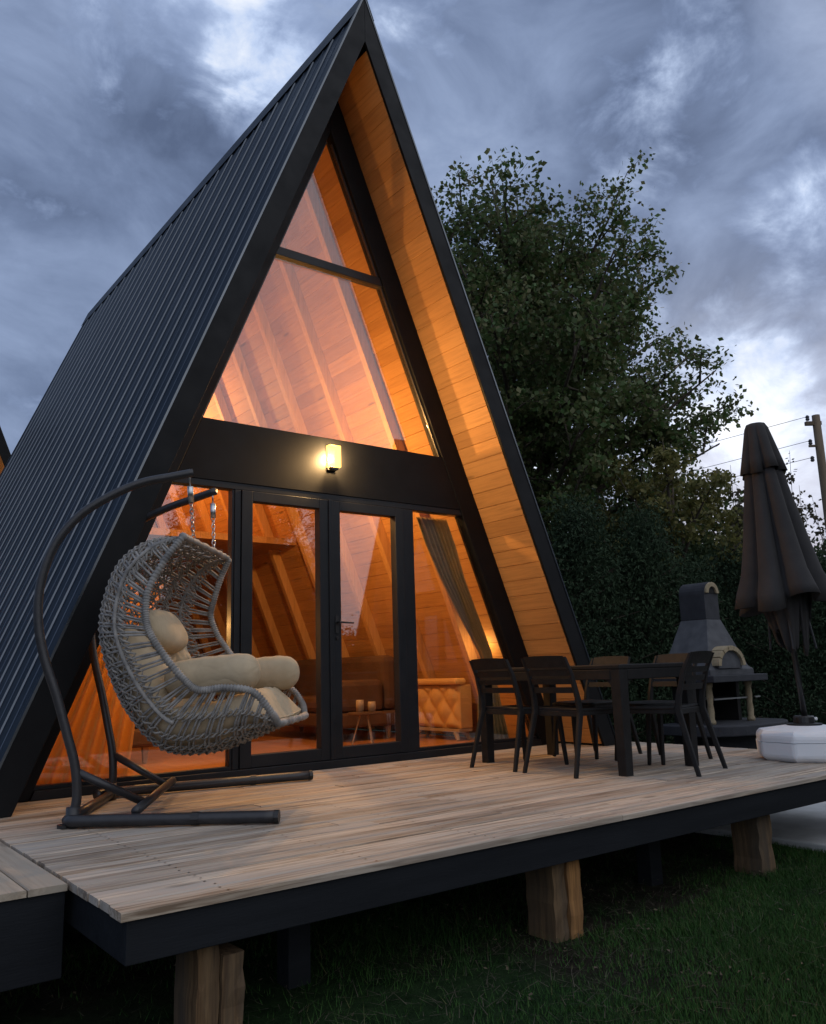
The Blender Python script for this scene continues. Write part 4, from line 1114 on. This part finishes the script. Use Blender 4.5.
big = broadleaf('tall dark broadleaf tree rising behind the cabin roof', p, 11.5, 3.95, 5.5, 'leaf', 29, nlimb=90, nsub=8, ntw=4, nleaf=50, leaf=.098, zlow=.14, spread=.22)
p = px(668, 500, 13.5); p.z = GZ
mid = broadleaf('loose light green young tree between the barbecue and the tall tree', p, 5.1, 1.5, 3.1, 'leaflight', 33, nlimb=22, nsub=6, ntw=4, nleaf=24, leaf=.078, zlow=.2)
p = px(735, 520, 17); p.z = GZ
o = broadleaf('thin bushy tree in front of the bright sky beside the parasol', p, 4.9, 1.5, 2.9, 'leaf', 37, nlimb=16, nsub=6, ntw=4, nleaf=20, leaf=.11, zlow=.15)
p = px(618, 560, 17.5); p.z = GZ
broadleaf('yellowish leafy tree low behind the barbecue chimney', p, 4.3, 2.1, 2.4, 'leaflight', 39, nlimb=18, nsub=6, ntw=4, nleaf=30, leaf=.11, zlow=.12)
# trees across the lawn (mirrored in the glass)
for i, (x, y, s, sz, a, lb) in enumerate(((3.75, -9.6, .44, .55, 1.1, 'leafy tree across the lawn, seen mirrored in the left door glass'), (9.0, -17.5, .5, .5, 2.3, 'smaller leafy tree far across the lawn, behind the opposite cabin'), (2.0, -13.5, .46, .44, 4.0, 'leafy tree across the lawn, mirrored in the window behind the hanging chair'))):
    c = copy_tree(big); c.location = (x, y, GZ); c.scale = (s, s, sz); c.rotation_euler = (0, 0, a); c['label'] = lb

def evergreen(label, loc, H, Rb, seed, mat='needle', n=15000, leaf=.085, group='dark evergreen hedge shrubs', power=.6):
    t = thing('evergreen_shrub', label, 'shrub', loc, 0, group)
    q = random.Random(seed); rs = np.random.RandomState(seed)
    MB().tube([(0, 0, -.1), (0, 0, H * .85)], [.07, .015], 8).build('trunk', 'bark', t, smooth=True)
    nb = 150; A, B = [], []
    for i in range(nb):
        z = H * (.02 + .95 * (i + q.random()) / nb); a = i * 2.39996 + q.uniform(-.4, .4)
        rr = Rb * max(.06, (1 - z / H)) ** power * q.uniform(.55, 1.25)
        A.append((0, 0, z)); B.append((rr * math.cos(a), rr * math.sin(a), z + rr * q.uniform(.0, .5)))
    A, B = np.array(A), np.array(B)
    m_ = MB()
    for a, b in zip(A, B): m_.tube([a, b], [.012, .003], 3, cap=False)
    m_.build('branches', 'bark', t)
    idx = rs.randint(0, nb, n); f = (rs.uniform(0, 1, n) ** .55)[:, None]
    pts = A[idx] + (B[idx] - A[idx]) * f + rs.normal(scale=.12, size=(n, 3)) * (.4 + .8 * Rb)
    leaves_mesh('crown', pts, np.array([0, 0, .3]), leaf, mat, t, seed, .35 if mat == 'needle' else .6)
    return t
ev = evergreen('', (0, 0, 0), 2.75, 1.0, 51, n=26000, leaf=.058)
hg = evergreen('', (0, 0, 0), 2.3, 1.15, 53, 'hedge', 19000, .080, 'laurel hedge bushes', .4)
plan = [(ev, 588, 11.2, 1.02, 'feathery dark evergreen shrub against the cabin roof edge'), (ev, 622, 11.8, 1.0, 'dark evergreen shrub left of the barbecue, second from the cabin'),
        (ev, 655, 11.4, .92, 'dark evergreen shrub directly left of the barbecue hood'), (hg, 605, 13.6, 1.12, 'broad laurel bush in the second row behind the evergreens by the cabin'),
        (hg, 650, 14.2, 1.1, 'laurel bush behind the barbecue chimney, left one'), (ev, 700, 11.6, .86, 'dark evergreen shrub right behind the barbecue'),
        (hg, 705, 13.2, 1.0, 'laurel bush behind the barbecue, right of the chimney'), (ev, 742, 12.0, .80, 'dark evergreen shrub between the barbecue and the parasol'),
        (hg, 765, 13.0, .92, 'laurel bush behind the folded parasol'), (ev, 790, 11.2, .78, 'dark evergreen shrub behind the parasol pole'),
        (hg, 822, 12.4, .95, 'laurel bush at the right edge under the utility pole'), (ev, 842, 11.0, .85, 'dark evergreen shrub cut by the right edge of the picture'),
        (hg, 545, 14.5, 1.0, 'laurel bush half hidden behind the cabin roof edge')]
seen = set()
for i, (src, x, d, s, lb) in enumerate(plan):
    o = src if src not in seen else copy_tree(src); seen.add(src)
    p = px(x, 680, d); p.z = GZ; o.location = p; o.scale = (s, s, s * [1.22, 1.0, 1.3, 1.15, 1.35, 1.12, 1.3, 1.28, 1.12, 1.25, 1.2, 1.1, 1.25][i]); o.rotation_euler = (0, 0, i * 1.7); o['label'] = lb
# low hedge across the lawn for the mirror image
for i, (x, y, s) in enumerate(((2.2, -10.6, .8), (4.2, -10.9, .75), (5.9, -9.4, .85), (7.4, -9.6, .7))):
    o = copy_tree(hg); o.location = (x, y, GZ); o.scale = (s * 1.3, s * 1.3, s); o.rotation_euler = (0, 0, i * 2.1)
    o['label'] = ['laurel bush across the lawn, mirrored low behind the hanging chair', 'laurel bush across the lawn, mirrored low in the left door', 'laurel bush across the lawn, mirrored low in the right door', 'laurel bush across the lawn beside the opposite cabin'][i]
    o['group'] = 'bushes across the lawn'
# bare saplings with sparse leaves
def sapling(label, loc, H, seed, sp):
    t = thing('sapling', label, 'sapling', loc, 0, 'thin saplings')
    q = random.Random(seed); rs = np.random.RandomState(seed); m_ = MB(); L_ = []
    for st in range(sp):
        a = q.uniform(0, 6.28); b0 = Vector((q.uniform(-.25, .25), q.uniform(-.25, .25), -.05)); h_ = H * q.uniform(.72, 1.)
        tip = b0 + Vector((math.cos(a) * .35, math.sin(a) * .35, h_)); pts = [b0, b0.lerp(tip, .5) + Vector((q.uniform(-.1, .1), q.uniform(-.1, .1), 0)), tip]
        cp = catmull(pts, 8); m_.tube(cp, [.02 * (1 - .85 * j / (len(cp) - 1)) for j in range(len(cp))], 5)
        L_.append((cp[-3], tip))
        for j in range(11):
            p = cp[int((.25 + .7 * j / 11) * (len(cp) - 1))]; aa = q.uniform(0, 6.28); ln = q.uniform(.25, .6) * (1.1 - .06 * j)
            e_ = p + Vector((math.cos(aa) * ln * .6, math.sin(aa) * ln * .6, ln))
            m_.tube([p, p.lerp(e_, .5) + Vector((0, 0, -.03)), e_], [.008, .006, .003], 4); L_.append((p, e_))
            for _ in range(2):
                p3 = p.lerp(e_, q.uniform(.4, .9)); e3 = p3 + Vector((q.uniform(-.2, .2), q.uniform(-.2, .2), q.uniform(.08, .25))); m_.tube([p3, e3], [.004, .002], 3); L_.append((p3, e3))
    m_.build('stems', 'bark', t, smooth=True)
    A = np.array([a for a, _ in L_]); B = np.array([b for _, b in L_]); idx = np.repeat(np.arange(len(A)), 11)
    f = rs.uniform(.2, 1.05, len(idx))[:, None]; pts = A[idx] + (B[idx] - A[idx]) * f + rs.normal(scale=.03, size=(len(idx), 3))
    leaves_mesh('foliage', pts, np.array([0, 0, .5]), .075, 'sapling', t, seed)
    return t
for i, (x, y, d, h_, sd2, sp, lb) in enumerate(((772, 520, 14.5, 5.0, 61, 4, 'thin sapling with sparse leaves just right of the parasol tip'), (800, 520, 15.5, 5.1, 62, 5, 'thin sapling between the parasol and the utility pole'), (745, 520, 15., 4.9, 64, 4, 'thin sapling peeping out left of the parasol tip'), (828, 520, 14, 4.2, 63, 4, 'thin sapling in front of the utility pole'))):
    p = px(x, y, d); p.z = GZ; sapling(lb, p, h_, sd2, sp)
# far wood closing the horizon
rs = np.random.RandomState(77); n = 40000
az = rs.uniform(R(-20), R(100), n); rad = rs.uniform(55, 75, n)
hh = 4.0 + 1.6 * np.sin(az * 17) + 1.0 * np.sin(az * 41 + 1)
z = GZ + hh * rs.uniform(0, 1, n) ** .8
leaves_mesh('far_wood', np.stack([C.x + rad * np.cos(az), C.y + rad * np.sin(az), z], 1), np.array([0, 0, .5]), .9, 'hedge', None, 78)
tag(bpy.data.objects['far_wood'], kind='stuff')
